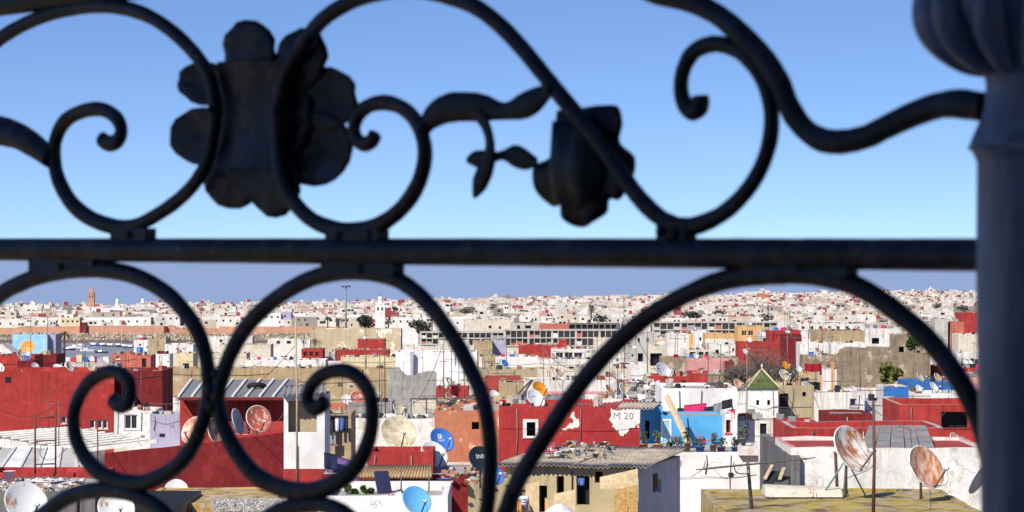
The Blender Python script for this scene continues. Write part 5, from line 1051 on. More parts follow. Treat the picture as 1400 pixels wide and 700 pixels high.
house(812, 858, 462, 760, 8, 'cream', 'cream stepped house below the iron curve', yb=482, par=.4); house(858, 900, 455, 800, 9, 'pale_concrete', 'pale flats with tall slot windows', yb=474, par=.3, wins=((872, 462, 875, 468), (884, 462, 887, 468)), frame='steel'); house(800, 860, 482, 560, 8, 'white', 'white house with washing under the iron curve', yb=498, par=.3); house(897, 915, 462, 700, 7, 'white', 'white block with an orange stripe', yb=478, par=.3, band=('orange', 463, 466))
for a_ in ((330, 452, 380, 452), ): pass
# ---------------------------------------------------------------- the river bank and the walled town across it
b = MB(); pts = [(x, -1) for x in ()]
for i in range(60):
    x0, x1 = -700 + 24 * i, -676 + 24 * i
    for d0, d1 in ((1648, 1668), (1668, 1690)): b.poly([(x0, d0, ground(d0) + .5 if d0 > 1650 else -.3), (x1, d0, ground(d0) + .5 if d0 > 1650 else -.3), (x1, d1, ground(d1) + .35), (x0, d1, ground(d1) + .35)])
tag(b.build('river_bank', MAT['bank_mud']), kind='structure')
b = MB()
for i in range(2600):
    x, d = random.uniform(-420, 120), random.uniform(1688, 1729); s = random.uniform(.4, 1.5); b.box((x, d, ground(d) + s * .2), (s, s * .8, s * .7), M=Euler((random.random(), random.random(), random.random() * 3)).to_matrix(), jit=s * .15)
tag(b.build('boulders', MAT['rock']), 'pale boulders piled on the far river bank below the pink rampart', 'boulders', kind='stuff')
SPEC += [(60, 260, 455, 489, 1700), (-50, 430, 440, 458, 1700), (-50, 1400, 395, 441, 1900), (430, 600, 430, 452, 1250), (1060, 1350, 395, 436, 1900)]
for x0, x1, yt in ((-60, 24, 448), (24, 109, 446.5), (118, 240, 445.5), (300, 470, 446.5), (240, 300, 449)): wall(x0, x1, yt, 1735, 3, 'pink_rampart', {-60: 'pink rampart stretch beside the palm', 24: 'pink rampart stretch behind the palm', 118: 'long pink rampart stretch beside the dark tower', 300: 'pink rampart stretch near the floodlight mast', 240: 'low pink rampart stretch behind the white block'}[x0], yb=456, cell=6, jit=.25, name='rampart', cat='rampart', spec=False)
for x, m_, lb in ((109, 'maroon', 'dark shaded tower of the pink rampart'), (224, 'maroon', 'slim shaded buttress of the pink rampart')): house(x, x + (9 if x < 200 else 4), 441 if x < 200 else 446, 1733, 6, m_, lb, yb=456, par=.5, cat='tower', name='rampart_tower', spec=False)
far_specs = ((113, 206, 434, 1775, 'clean_white', 8, 'long white building with paired windows above the pink rampart'), (38, 83, 434, 1770, 'white', 5, 'white building with a row of small windows near the dark tower'), (83, 109, 434, 1765, 'yellow_cream', 4, 'pale yellow house above the pink rampart'), (-5, 37, 437, 1765, 'white', 3, 'white house row at the pink rampart'), (205, 246, 430, 1780, 'white', 5, 'white block with tiny windows above the slim buttress'), (120, 172, 421, 1950, 'clean_white', 0, 'broad white roofed hall in the far town'), (352, 384, 428, 1770, 'clean_white', 4, 'white three-storey house beside the iron ring'), (384, 398, 427, 1772, 'lavender', 1, 'shaded grey house beside the three-storey house'), (398, 418, 429, 1775, 'clean_white', 2, 'white cube house in the far town above the rampart'), (418, 446, 431, 1770, 'white', 4, 'white house with square windows behind the palms'), (446, 470, 430, 1775, 'white', 3, 'white house just behind the floodlight mast'), (474, 500, 431, 1772, 'clean_white', 3, 'white house beside the dark round tree'), (282, 340, 433, 1780, 'white', 6, 'long white terrace of houses seen inside the iron crossing'), (534, 572, 434, 1500, 'white', 4, 'white house between minaret and grey tree'), (246, 284, 434, 1790, 'cream', 3, 'cream house row behind the iron ring'), (592, 634, 436, 1500, 'white', 3, 'white houses beside the grey tree'))
for x0, x1, yt, d, m_, nw, lb in far_specs:
    n = nw; house(x0, x1, yt, d, 12, m_, lb, yb=446, par=.5, spec=False, frame='steel', wins=[(x0 + (x1 - x0) * (i + .3) / n, yt + 4, x0 + (x1 - x0) * (i + .3) / n + 2.6, yt + 7) for i in range(n)])
def far_house(b, X, Y, z0, w_, dp, h_, mi, yaw, wn):
    c_, s_ = math.cos(yaw), math.sin(yaw)
    def T(x, y, z): return (X + x * c_ - y * s_, Y + x * s_ + y * c_, z0 + z)
    q = [(0, 0), (w_, 0), (w_, dp), (0, dp)]
    for i in range(4):
        a, e = q[i], q[(i + 1) % 4]; b.poly([T(*a, -2), T(*e, -2), T(*e, h_), T(*a, h_)], mi)
    b.poly([T(*p, h_ - .5) for p in q], 6)
    if random.random() < .35:
        sx, sw = random.uniform(0, w_ * .5), random.uniform(2, 3.2); q = [(sx, dp * .3), (sx + sw, dp * .3), (sx + sw, dp * .3 + 3), (sx, dp * .3 + 3)]
        for i in range(4): a, e = q[i], q[(i + 1) % 4]; b.poly([T(*a, h_ - .5), T(*e, h_ - .5), T(*e, h_ + 2.1), T(*a, h_ + 2.1)], random.choice((mi, mi, 0, 1, 3)))
        b.poly([T(*p, h_ + 2.0) for p in q], 6)
    fl = max(1, int(h_ / 3))
    for k in range(wn):
        u = random.uniform(.1, .8) * w_; z = h_ - 2.3 - 3 * random.randrange(fl); ww = random.uniform(.8, 1.9)
        b.poly([T(u, -.06, z), T(u + ww, -.06, z), T(u + ww, -.06, z + 1.3), T(u, -.06, z + 1.3)], 5)
FM = ['white', 'cream', 'pink', 'red', 'pale_concrete', 'glass', 'roof_grey']; plaster('town_white', (.74, .70, .64), (.3, .26, .21), .6, sc_=.12); plaster('town_cream', (.56, .48, .38), (.4, .33, .25), .5, sc_=.12); plaster('town_pink', (.56, .34, .30), (.4, .24, .2), .4, sc_=.12); plaster('town_red', (.34, .075, .075), (.24, .05, .05), .4, sc_=.12); plaster('town_grey', (.30, .275, .245), (.14, .12, .10), .5, sc_=.12)
fm = [MAT[k] for k in ('town_white', 'town_cream', 'town_pink', 'town_red', 'town_grey', 'glass', 'town_grey')]
spots = []
Y = 1765.0
while Y < 3250:
    X = -.195 * Y
    while X < .195 * Y:
        w_ = random.uniform(3.5, 8) if random.random() < .72 else random.uniform(9, 18)
        if Y < coast(X) - 10 and random.random() < .86: spots.append((X, Y + random.uniform(-3, 3), w_ * .97))
        X += w_ + (random.random() < .2) * random.uniform(1, 4)
    Y += 8.5 + (Y - 1765) * .006
# the right-hand quarter this side of the river, seen over the nearer roofs
Y = 900.0
while Y < 1320:
    X = .09 * Y
    while X < .19 * Y:
        w_ = random.uniform(5, 10); spots.append((X, Y + random.uniform(-3, 3), w_ * .97)); X += w_ + (random.random() < .3) * 2
    Y += 13
spots.sort(key=lambda s: s[1])
names = ('white', 'cream', 'pinkish', 'dark red', 'grey'); rest = MB(); nind = 0; NIND = 88
for X, Y, w_ in spots:
    px = 700 + X * F / Y
    cl_ = noise.noise(Vector((X * .022, Y * .011, 3))); c2 = noise.noise(Vector((X * .05, Y * .03, 9))); mi = random.choices(range(5), (62, 10 + 45 * max(0, -c2), 2 + 12 * max(0, cl_), 1 + 16 * max(0, cl_ - .12), 5 + 40 * max(0, c2)))[0]; near_side = Y < 1400
    h_ = random.choice((4, 5, 6.5, 7, 8, 9.5)) + random.uniform(-.6, .8) + (random.random() < .04) * 5
    if Y > 1990: h_ = 4.6 + 2.2 * noise.noise(Vector((X * .03, Y * .02, 1))) + random.uniform(-1.1, 1.3) + (random.random() < .03) * 3
    if near_side: h_ = min(24, max(6, H - (random.uniform(440, 462) - EY) * Y / F - ground(Y)))
    z0 = ground(Y) - .5; yt = EY + (H - z0 - h_ - 2) * F / Y
    lim = [s for s in SPEC if s[4] > Y + 4 and s[0] < px + w_ * F / Y and s[1] > px and s[3] > yt]
    if near_side and lim: h_ -= max(0, max(min(s[3], 470) for s in lim) - yt) * Y / F
    if h_ < 3: continue
    yaw = random.gauss(.1, .12); wn = random.choice((2, 3, 4, 5)) if Y < 2300 else random.choice((1, 2, 3))
    if nind < NIND and abs(px - 690) < 740:
        b = MB(); far_house(b, 0, 0, 0, w_, random.uniform(6, 9), h_, mi, yaw, wn); o = b.build('townhouse', fm); o.location = (X, Y, z0)
        if near_side: tag(o, ('tall ' if h_ > 14 else 'low ') + names[mi] + ' house in the crowded hillside behind the old stone rampart', 'house', names[mi] + ' houses behind the stone rampart' + (' tall' if h_ > 14 else ' low'))
        else: tag(o, ('tall ' if h_ > 7.4 else 'low ') + names[mi] + ' house just behind the pink rampart of the far town', 'house', names[mi] + ' houses behind the pink rampart' + (' tall' if h_ > 7.4 else ' low'))
        nind += 1
    else: far_house(rest, X, Y, z0, w_, random.uniform(6, 9), h_, mi, yaw, wn)
tag(rest.build('distant_town', fm), 'dense pale far town of flat-roofed houses reaching the sea', 'town', kind='stuff')
# minarets, towers and masts of the skyline
def tower(x, yb, parts, d, mat, label, cat='minaret', name='minaret', cap=None, rnd=False):
    B_ = P(x, yb, d); root = empty(name, (B_.x, B_.y, ground(d) - .5), label, cat)
    SPEC.append((x - 8, x + 8, parts[-1][1], yb, d)); zp = 0
    for k, (wpx, yt) in enumerate(parts):
        zt = P(x, yt, d).z - root.location.z; r_ = wpx * d / F / 2; b = MB()
        if rnd and k: b.lathe([(r_, zp), (r_, zp + (zt - zp) * .6), (r_ * .75, zp + (zt - zp) * .85), (0, zt)], n=16)
        else:
            b.span((-r_, -r_, zp), (r_, r_, zt))
            if k == 0:
                for s_ in (-1, 1): b.span((s_ * r_ * .45 - .35, -r_ - .05, zt - r_ * 1.6), (s_ * r_ * .45 + .35, -r_ + .1, zt - r_ * .9), 1)
                b.span((-r_ - .15, -r_ - .15, zt - .5), (r_ + .15, r_ + .15, zt - .2))
        b.build(('shaft', 'lantern', 'cap')[min(k, 2)], [MAT[mat if k < 2 or not cap else cap], MAT['glass']], root); zp = zt
    b = MB(); b.tube([Vector((0, 0, zp - .1)), Vector((0, 0, zp + 1.6))], .12, 6); b.build('finial', MAT['steel'], root); return root
tower(125, 420, ((8.5, 400), (4.5, 392.5)), 2150, 'pink_rampart', 'tall brown stone minaret on the skyline'); tower(520, 452, ((13, 414), (6.5, 409.5), (6.5, 405)), 1280, 'clean_white', 'broad pale minaret with a white lantern above the rampart', cap='clean_white', rnd=True); tower(160.5, 420, ((8, 417), (5, 408)), 2150, 'clean_white', 'short white domed tower beside the brown minaret', cap='clean_white', rnd=True, cat='tower', name='domed_tower'); tower(195, 420, ((4, 413), (3, 408)), 2200, 'clean_white', 'slim white minaret between brown minaret and iron ring'); tower(895.5, 416, ((3.5, 409), (2.5, 403)), 2500, 'clean_white', 'needle-thin white minaret above the green trees on the skyline', rnd=True); tower(1081, 412, ((5, 405), (2.5, 400)), 2700, 'clean_white', 'thin white minaret beside the tan tower block'); tower(766, 420, ((3, 411), (2, 406)), 2400, 'clean_white', 'little white minaret beside the dark conifer')
house(1037, 1049, 402, 2600, 20, 'brick_orange', 'tan tower block on the far skyline', yb=412, par=.5, spec=False, cat='building'); house(1041, 1047, 397, 2605, 12, 'cream', 'pale stair tower on top of the tan tower block', yb=403, par=.5, spec=False, cat='building', zb=20)
house(1328, 1342, 398, 2800, 15, 'white', 'white flats on the far right skyline', yb=408, par=.5, spec=False, cat='building') if False else None
fl = empty('floodlight_mast', P(473, 452, 1290), 'tall floodlight mast with a crown of lamps', 'mast'); t_ = P(473, 391, 1290) - fl.location
b = MB(); b.tube([Vector((0, 0, -6)), t_], [.55, .35], 8); b.build('pole', MAT['sheet_grey'], fl); b = MB(); b.lathe([(.4, -.3), (1.6, 0), (1.6, .25), (0, .3)], t_, 14); b.build('lamp_ring', MAT['sheet_grey'], fl)
for k in range(8): an = k * .785; b = MB(); b.box(t_ + Vector((math.cos(an) * 1.8, math.sin(an) * 1.8, -.2)), (.6, .6, .7), an); b.build('lamp', MAT['steel'], fl)
SPEC.append((468, 478, 388, 452, 1290))
for x, yb, yt, d, w_, lb, n_, lf in ((577, 459, 435, 1230, 36, 'big grey-green round tree beside the pale minaret', 900, 'far_leaf'), (499, 452, 429, 1300, 34, 'dark domed tree beside the pale minaret', 900, 'far_leaf'), (640, 432, 420, 1800, 24, 'dark tree clump in the far town', 400, 'far_leaf'), (808, 436, 411, 1750, 15, 'dark pointed conifer in the far town', 350, 'leaf_dark'), (824, 442, 430, 1500, 28, 'low green tree clump beside the conifer', 400, 'far_leaf'), (943, 436, 425, 1700, 34, 'dark green park trees behind the concrete gallery', 500, 'far_leaf'), (985, 432, 422, 1800, 26, 'olive trees in the far town', 400, 'far_leaf'), (1049, 441, 428, 1400, 22, 'dark bush below the tan tower block', 300, 'leaf_dark'), (1050, 432, 413, 1500, 6, 'slender dark conifer below the tan tower block', 160, 'leaf_dark'), (905, 424, 412, 2000, 30, 'green trees under the needle minaret', 350, 'far_leaf'), (1318, 428, 416, 1500, 22, 'dark trees by the balcony post', 300, 'far_leaf'), (1280, 422, 414, 1900, 20, 'tree clump in the hillside houses', 250, 'far_leaf'), (675, 424, 415, 1900, 20, 'small dark trees on the far skyline', 250, 'far_leaf'), (22, 440, 428, 1790, 16, 'green tree above the pink rampart', 250, 'far_leaf'), (608, 456, 444, 1180, 18, 'grey bush beside the concrete block', 300, 'far_leaf'), (430, 475, 462, 980, 16, 'dark shrub before the beige rampart', 250, 'leaf_dark'), (415, 474, 460, 990, 12, 'dark shrub by the white sheds', 200, 'leaf_dark')):
    tree(x, yb, yt, d, w_, lb, lf, n_, w_ * d / F * .055, lumps=10, trunk_f=.12)
palm(88, 478, 449, 800, 'dark palm in front of the light blue building', 'leaf_dark'); palm(448, 452, 430, 1300, 'palm between the floodlight mast and the white house with square windows'); palm(463, 452, 432, 1310, 'palm between the floodlight mast and the dark domed tree'); palm(531, 454, 434, 1260, 'palm beside the pale minaret')
# ---------------------------------------------------------------- boats
def boat(x, y, L, hull, label, mst, deck='hull_white'):
    d = H * F / (y - EY); B_ = P(x, y, d); B_.z = 0; root = empty('boat', B_, label, 'boat', 'boats on the river', rz=random.uniform(-.3, .3)); b = MB(); vs = []; n = 9
    for i in range(n):
        t = i / (n - 1) * 2 - 1; w_ = L * .16 * (1 - abs(t) ** 2.6 * (1 if t > 0 else .45)); sh = .5 + .35 * t * t
        vs += [Vector((t * L / 2, -w_, sh + .3)), Vector((t * L / 2, -w_ * .6, -.3)), Vector((t * L / 2, w_ * .6, -.3)), Vector((t * L / 2, w_, sh + .3))]
    fs = [(i * 4 + j, (i + 1) * 4 + j, (i + 1) * 4 + j + 1, i * 4 + j + 1) for i in range(n - 1) for j in range(3)] + [(i * 4 + 3, (i + 1) * 4 + 3, (i + 1) * 4, i * 4) for i in range(n - 1)] + [(0, 1, 2, 3), (n * 4 - 1, n * 4 - 2, n * 4 - 3, n * 4 - 4)]
    b.faces(vs, fs, 0); b.build('hull', MAT[hull], root); b = MB(); b.box((-.1 * L, 0, 1.2), (L * .3, L * .18, 1.0), jit=.1); b.build('cabin', MAT[deck], root)
    if mst: b = MB(); b.tube([Vector((.1 * L, 0, .3)), Vector((.1 * L, 0, mst))], [.11, .06], 6); b.tube([Vector((.1 * L, 0, 1.8)), Vector((-.35 * L, 0, 1.9))], .07, 5); b.build('mast', MAT['sheet_white'], root)
for a_ in ((104, 476, 8, 'hull_white', 'white boat with tall mast at the end of the row', 9), (112, 474, 9, 'hull_white', 'white yacht beside the palm', 0), (130, 473, 10, 'hull_blue', 'blue boat in the middle of the river', 8), (143, 473.5, 10, 'hull_blue', 'long blue boat with a white cabin', 9), (153, 474, 11, 'hull_dark', 'dark boat with a pale mast', 9), (164, 474, 9, 'hull_white', 'small white boat with a mast', 10), (173, 475, 11, 'hull_dark', 'dark hull boat near the white cube house', 0), (180, 476, 9, 'hull_blue', 'blue hull boat near the white cube house', 9), (119, 480, 7, 'hull_white', 'little white dinghy off the row of boats', 0), (94, 479, 7, 'hull_dark', 'little dark dinghy below the palm', 0), (139, 483, 7, 'hull_dark', 'rowing boat out on the grey water', 0)): boat(*a_)
# stalls on the near quay
for k, (x, m_, h_) in enumerate(((83, 'tank_blue', 9), (100, 'plastic_red', 8), (108, 'yellow_cream', 12), (116, 'tank_blue', 8), (126, 'red', 9), (136, 'lavender', 8), (144, 'white', 9))):
    house(x - 4, x + 4.5, 497 - h_, 1100, 3.5, m_, ('blue', 'bright red', 'pale yellow', 'small blue', 'red awning', 'grey-blue', 'white')[k] + ' quayside stall below the boats', yb=497, par=.1, zb=ground(1100), cat='stall', name='stall', group='stalls on the quay')

# ---------------------------------------------------------------- houses filling the middle distance
MARKS = [(o['label'].split(' with ')[0].split(' behind ')[0].split(' under ')[0].split(' beside ')[0].split(' in front')[0].split(' below ')[0].split(' above ')[0], o.matrix_world.translation.copy() if False else o.location.copy()) for o in C.objects if o.parent is None and o.get('category') in ('house', 'tower', 'tree', 'dish', 'building', 'rampart')and 130 < o.location.y < 1300 and len(o['label'].split()) < 15]
used = set(); placed = []
def px_of(v): return CX + v.x * F / v.y
random.seed(23)
fills = 0
cols = (('white', 'white', 34), ('clean_white', 'bright white', 18), ('stained_white', 'patched white', 14), ('cream', 'cream', 12), ('red', 'red', 9), ('tan', 'tan', 6), ('pale_concrete', 'grey', 8), ('salmon', 'salmon', 4), ('yellow_cream', 'pale yellow', 4))
rows = [(d, random.uniform(0, 30)) for d in (1250, 1180, 1090, 1000, 930, 860, 800, 750, 700, 650, 600, 560, 520, 480, 445, 410, 380, 350, 320, 290, 262, 238)]
cand = []
for d, x in rows:
    x -= 30
    while x < 1370:
        wpx = random.uniform(5, 10) * F / d; x1 = x + wpx; z = ground(d) + random.uniform(5.2, 9.4); yt = EY + (H - z) * F / d
        for s in SPEC:
            if s[4] > d + 2 and s[0] < x1 and s[1] > x and s[3] > yt: yt = s[3] + .3
        bad = any(abs(s[4] - d) < 9 and s[0] < x1 + 2 and s[1] > x - 2 for s in SPEC)
        z = H - (yt - EY) * d / F
        if not bad and z > ground(d) + 2.2:
            cand.append((x, x1, yt, d)); fills += 1
        x = x1 + random.uniform(-1, 6) * F / d * .3
# leave out every filler house that nothing of can be seen
import numpy as np
zb_ = np.full((350, 700), 1e9); ib_ = np.full((350, 700), -1); ALLB = [q[:5] for q in BLOCK] + [(x, x1, yt, EY + (H - ground(d)) * F / d, d) for x, x1, yt, d in cand]; n0_ = len(BLOCK)
for i, (x0, x1, yt, yg, d) in enumerate(ALLB):
    a0, a1, b0, b1 = max(0, int(round(x0 / 2))), min(700, int(round(x1 / 2))), max(0, int(round(yt / 2))), min(350, int(round(yg / 2)))
    if a1 <= a0 or b1 <= b0: continue
    sub = zb_[b0:b1, a0:a1]; m = sub > d; sub[m] = d; ib_[b0:b1, a0:a1][m] = i
seen = np.bincount(ib_[ib_ >= 0].ravel(), minlength=len(ALLB))
for i, (x, x1, yt, d) in enumerate(cand):
    if seen[n0_ + i] < 6: continue
    wpx = x1 - x; z = H - (yt - EY) * d / F
    m_, cn, _ = random.choices(cols, [c[2] for c in cols])[0]
    hh = z - ground(d); ww = 1.1 * F / d; wn = random.choice((0, 1, 2, 2, 3)) if d < 1000 else random.choice((0, 1, 2)); ws = []
    for k in range(wn):
        u = x + (x1 - x) * (k + .3) / wn; ws.append((u, yt + 1.0 * F / d, u + ww * .9, yt + 2.1 * F / d))
    c = P((x + x1) / 2, yt, d); best = sorted(MARKS, key=lambda mk: abs(px_of(mk[1]) - (x + x1) / 2) * 1.0 + abs(mk[1].y - d) * .22)[:14]; lab = None
    for nm, loc in best:
        rel = ' behind the ' if loc.y < d - 14 else (' in front of the ' if loc.y > d + 14 else ' beside the ')
        if len(nm.split()) > 7: continue
        for extra in ('', ('tall ' if hh > 6.5 else 'low '), ('broad ' if wpx * d / F > 7.5 else 'narrow ')):
            l_ = extra + cn + ' house' + ('' if wn == 0 else ' with %s window%s' % (('one', 'two', 'three')[wn - 1], 's' if wn > 1 else '')) + rel + nm
            if l_ not in used and len(l_.split()) <= 16: lab = l_; break
        if lab: break
    if not lab: lab = cn + ' flat-roofed house among the crowded roofs'
    used.add(lab)
    r_ = house(x, x1 - .4, yt, d, random.uniform(5, 8), m_, lab, yb=yt + 3, par=random.choice((.2, .5, .8)), wins=ws if hh > 3 else (), frame=random.choice(('white_frame', 'steel', 'steel', 'tank_blue')), spec=False, yaw=random.gauss(0, .05), group='houses of the old town', roof=random.choice(('roof_grey', 'roof_grey', 'roof_red', 'pale_concrete')))
    placed.append((x, x1, yt, d, r_[4], lab))
print('fills', fills, 'kept', len(placed), 'houses', sum(1 for o in C.objects if o.parent is None and o.get('category') == 'house'))
# rooftop clutter: dishes, aerials, tanks and washing, copied from a few makes
pd = empty('satellite_dish', (0, -50, 35), 'x', 'dish'); dish_parts(pd, .95, 'dish_white', DAZ, DEL, .75)
pd2 = empty('satellite_dish', (0, -50, 35), 'x', 'dish'); dish_parts(pd2, .95, 'dish_dirty', DAZ + .2, DEL, .75)
pd3 = empty('satellite_dish', (0, -50, 35), 'x', 'dish'); dish_parts(pd3, .9, 'dish_rusted', DAZ + .2, DEL, .75)
pm = empty('aerial_mast', (0, -50, 35), 'x', 'antenna'); b = MB(); b.tube([Vector(), Vector((.02, 0, 3.6))], [.03, .022], 6); b.build('pole', MAT['steel'], pm); yagi_parts(pm, Vector((.02, 0, 3.5)), .5, 1.3, 8, .55)
pm2 = empty('aerial_mast', (0, -50, 35), 'x', 'antenna'); b = MB(); b.tube([Vector(), Vector((-.03, 0, 4.8))], [.035, .022], 6); b.build('pole', MAT['pipe_rust'], pm2); yagi_parts(pm2, Vector((-.03, 0, 4.6)), 2.7, 1.1, 6, .7); yagi_parts(pm2, Vector((-.02, 0, 3.8)), 2.2, .8, 5, .5)
pt = empty('water_tank', (0, -50, 35), 'x', 'tank'); b = MB(); b.lathe([(0, 0), (.5, 0), (.52, .3), (.5, .33), (.52, .66), (.5, .7), (.48, 1.0), (.25, 1.12), (.2, 1.2), (0, 1.2)], n=16); b.build('drum', MAT['tank_blue'], pt); b = MB(); b.box((0, 0, -.05), (1.1, 1.1, .1)); b.build('stand', MAT['concrete'], pt)
register(None)
protos = {'dw': (pd, 'small white dish'), 'dd': (pd2, 'small dirty cream dish'), 'dr': (pd3, 'small rusty dish'), 'a': (pm, 'thin aerial'), 'b': (pm2, 'tall double aerial'), 't': (pt, 'blue water tank')}
first = {k: True for k in protos}
def clutter(k, p, lab, grp, s=1.0):
    pr, nm = protos[k]
    o = pr if first[k] else copy_tree(pr); first[k] = False
    o.location = p; o.rotation_euler = (0, 0, random.uniform(-.25, .25)); o.scale = (s, s, s); l_ = nm + ' on the ' + lab
    if len(l_.split()) > 16: l_ = nm + ' on a crowded old town roof'
    tag(o, l_, o['category'], grp); return o
random.seed(5)
import re
def short(l_):
    l_ = re.sub(r' with (one|two|three) windows?', '', l_)
    for cut in (' with ', ' carrying ', ' seen ', ' joining ', ' rising ', ' in front of ', ' beside ', ' under ', ' behind ', ' above ', ' below '):
        if len(l_.split()) <= 10: break
        h_ = l_.split(cut)[0]
        if len(h_.split()) >= 3: l_ = h_
    return ' '.join(l_.split()[:11])
roofs = [q for q in placed if q[3] < 900]
for x0, x1, yt, d, zr, dep, lab in ROOFS[:]:
    if 190 < d < 900 and not any(q[5] == lab for q in placed) and random.random() < .8: roofs.append((x0, x1, yt, d, zr, lab))
for x0, x1, yt, d, zr, lab in roofs:
    if d < 300: pass
    lab = short(lab)
    for k in random.sample(['dw', 'dd', 'dr', 'a', 'b', 'a', 'dd', 'a', 'b', 'dw'] + (['t'] if random.random() < .12 and d > 330 else []), random.choice((0, 1, 2, 3))):
        pp_ = P(random.uniform(x0 + (x1 - x0) * .15, x0 + (x1 - x0) * .85), yt, d + random.uniform(.6, 3)); pp_.z = zr
        clutter(k, pp_, lab, {'d': 'small dishes on the old town roofs', 'a': 'aerials on the old town roofs', 'b': 'aerials on the old town roofs', 't': 'water tanks on the old town roofs'}[k[0]])
for k, (pr, nm) in protos.items():                 # a make that no roof took is dropped
    if first[k]:
        for ch in KIDS.get(pr.name, ()): bpy.data.objects.remove(ch)
        bpy.data.objects.remove(pr)
# washing and boxes among the roofs
CN = {'white_cloth': 'white', 'red_cloth': 'dark red', 'blue_cloth': 'blue', 'grey_cloth': 'grey', 'pink_cloth': 'pink', 'black_cloth': 'black'}
for i_, (x0, x1, yt, d, zr, lab) in enumerate(roofs):
    if i_ % 3 == 0 and 270 < d < 620:
        ms = random.sample(list(CN), random.choice((2, 3, 4)))
        for k, m_ in enumerate(ms):
            u = x0 + (x1 - x0) * (.15 + .2 * k); w_ = .7 * F / d; l_ = CN[m_] + ' washing on the ' + lab
            if len(l_.split()) > 16: l_ = CN[m_] + ' washing on the ' + lab.replace(' with one window', '').replace(' with two windows', '').replace(' with three windows', '')
            if len(l_.split()) > 16: l_ = ' '.join(l_.split()[:16])
            cloth(u, u + w_, yt - .5 * F / d, yt + .45 * F / d, d + .5, m_, l_, name='garment', group='washing on the old town roofs')
bits = MB(); bmats = ('rubble', 'black_cloth', 'board', 'pale_concrete', 'steel', 'terracotta', 'grey_cloth')
for x0, x1, yt, d, zr, dep, lab in ROOFS:
    if not 150 < d < 1250: continue
    area = (x1 - x0) * d / F * dep
    for _ in range(min(60, int(area * random.uniform(.15, .55)) + 3)):
        dd = d + random.uniform(.3, max(.5, dep - .4)); p = P(random.uniform(x0 + (x1 - x0) * .05, x0 + (x1 - x0) * .95), yt, d); p.y = dd; q = random.uniform(.1, .48); hh_ = q * random.uniform(.3, 1.7)
        p.z = zr + hh_ / 2; bits.box(p, (q * random.uniform(.4, 1.8), q, hh_), random.random() * 3, random.randrange(7), jit=.05)
    if random.random() < .5:
        L = random.uniform(1, 3); p = P(random.uniform(x0 + (x1 - x0) * .1, x0 + (x1 - x0) * .8), yt, d); p.y = d + dep * .5; p.z = zr + .9; bits.box(p, (L, .05, .05), random.random() * .4, 4); bits.box(p - Vector((0, 0, .5)), (.05, .05, .9), 0, 4)
tag(bits.build('rooftop_clutter', [MAT[m] for m in bmats]), 'boxes, bricks, rags and scrap strewn over the old town roofs', 'clutter', kind='stuff')
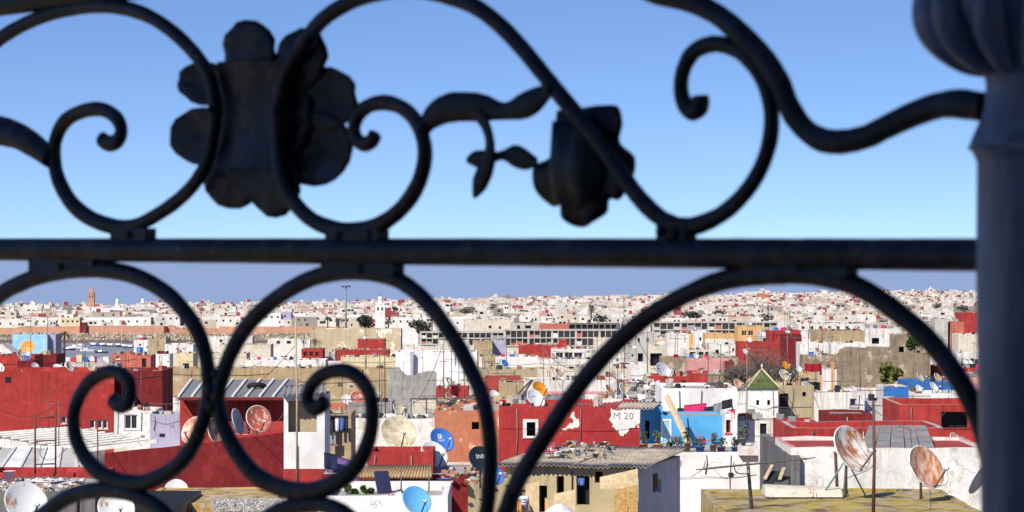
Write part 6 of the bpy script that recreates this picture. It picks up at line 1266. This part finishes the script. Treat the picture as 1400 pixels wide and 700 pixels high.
for x, yt, yb, d, lb, m_, rung in ((606, 441, 560, 200, 'tall pale mast with a small aerial before the white building', 'sheet_grey', 0), (617, 447, 545, 230, 'thin mast with crossed arms before the white building', 'steel', 3), (627, 478, 545, 240, 'short crossed mast beside the red tub', 'steel', 2), (635, 490, 560, 215, 'leaning pipe by the orange brick house', 'pipe_rust', 0), (743, 470, 556, 200, 'slim dark mast beside the clean white dish', 'steel', 0), (853, 405, 548, 205, 'very tall slim mast rising over the junk roofs', 'steel', 1), (844, 480, 548, 212, 'dark mast beside the very tall slim mast', 'steel', 0), (1021, 470, 585, 190, 'pale mast in front of the bare bushes', 'sheet_grey', 0), (885, 452, 530, 320, 'thin mast by the pale arch', 'steel', 0), (985, 470, 530, 330, 'slim aerial pole over the faded pink house', 'steel', 2), (968, 468, 530, 335, 'thin pole with crossarms over the crumbling wall', 'steel', 2), (1105, 450, 500, 420, 'thin pole at the long white wall', 'steel', 0), (1176, 488, 535, 300, 'dark pole against the stone rampart', 'steel', 0), (116, 445, 508, 300, 'thin aerial pole over the large red house', 'steel', 1), (95, 485, 508, 280, 'grey pole beside the low white dish', 'sheet_grey', 0), (275, 420, 503, 420, 'thin mast behind the iron ring', 'steel', 1), (500, 470, 560, 280, 'thin pole before the tan wall', 'steel', 0), (468, 478, 560, 282, 'slender pole over the tan wall', 'steel', 0), (566, 470, 545, 300, 'slender pole against the big blank white building', 'steel', 0), (692, 450, 520, 360, 'slender pole near the tan cube', 'steel', 1), (548, 640, 678, 112, 'thin dark post under the tiled awning', 'steel', 0), (586, 640, 680, 112, 'steel post by the smooth white dish', 'steel', 0)):
    mast(x, yt, yb, d, lb, .03 if d < 300 else .045, m_, cross=rung, yagi=(random.uniform(0, 3), 1.1, 6, .5) if rung else None)

# slack wires strung between roofs
for k, (x0, y0, d0, x1, y1, d1, sag) in enumerate(((406, 470, 131, 247, 545, 149, 1.2), (606, 470, 200, 543, 556, 214, 1.5), (853, 430, 205, 990, 515, 300, 4), (853, 450, 205, 743, 480, 200, 2), (1021, 480, 190, 1112, 540, 222, 1.2), (1194, 552, 97, 1160, 590, 106, .3), (80, 552, 150, 0, 560, 150, .5), (76, 565, 126, 180, 590, 150, 1), (617, 460, 230, 690, 500, 390, 3), (332, 586, 143, 392, 560, 136, .6), (250, 556, 150, 300, 600, 142, .5), (800, 552, 182, 745, 476, 200, 1.2), (440, 545, 134, 478, 570, 170, .4), (1294, 562, 150, 1194, 560, 97, .8))):
    A_, B_ = P(x0, y0, d0), P(x1, y1, d1); M_ = (A_ + B_) / 2 - Vector((0, 0, sag)); near_ = min(MARKS, key=lambda mk: (mk[1] - B_).length)[0]
    l_ = ('black', 'grey')[k % 2] + (' short', ' long', ' sagging', ' taut', ' thin')[(k // 2) % 5] + ' wire running down to the ' + ' '.join(near_.split()[:8])
    wire('slack_wire', l_, [A_, A_.lerp(M_, .5) - Vector((0, 0, sag * .22)), M_, B_.lerp(M_, .5) - Vector((0, 0, sag * .22)), B_], .012 if d0 < 180 else .02, 'wire_black' if k % 2 == 0 else 'sheet_grey')

for o in C.objects:                                 # everything with a category is a thing of its own
    if o.parent is None and o.get('category') and not o.get('kind'): o['kind'] = 'thing'
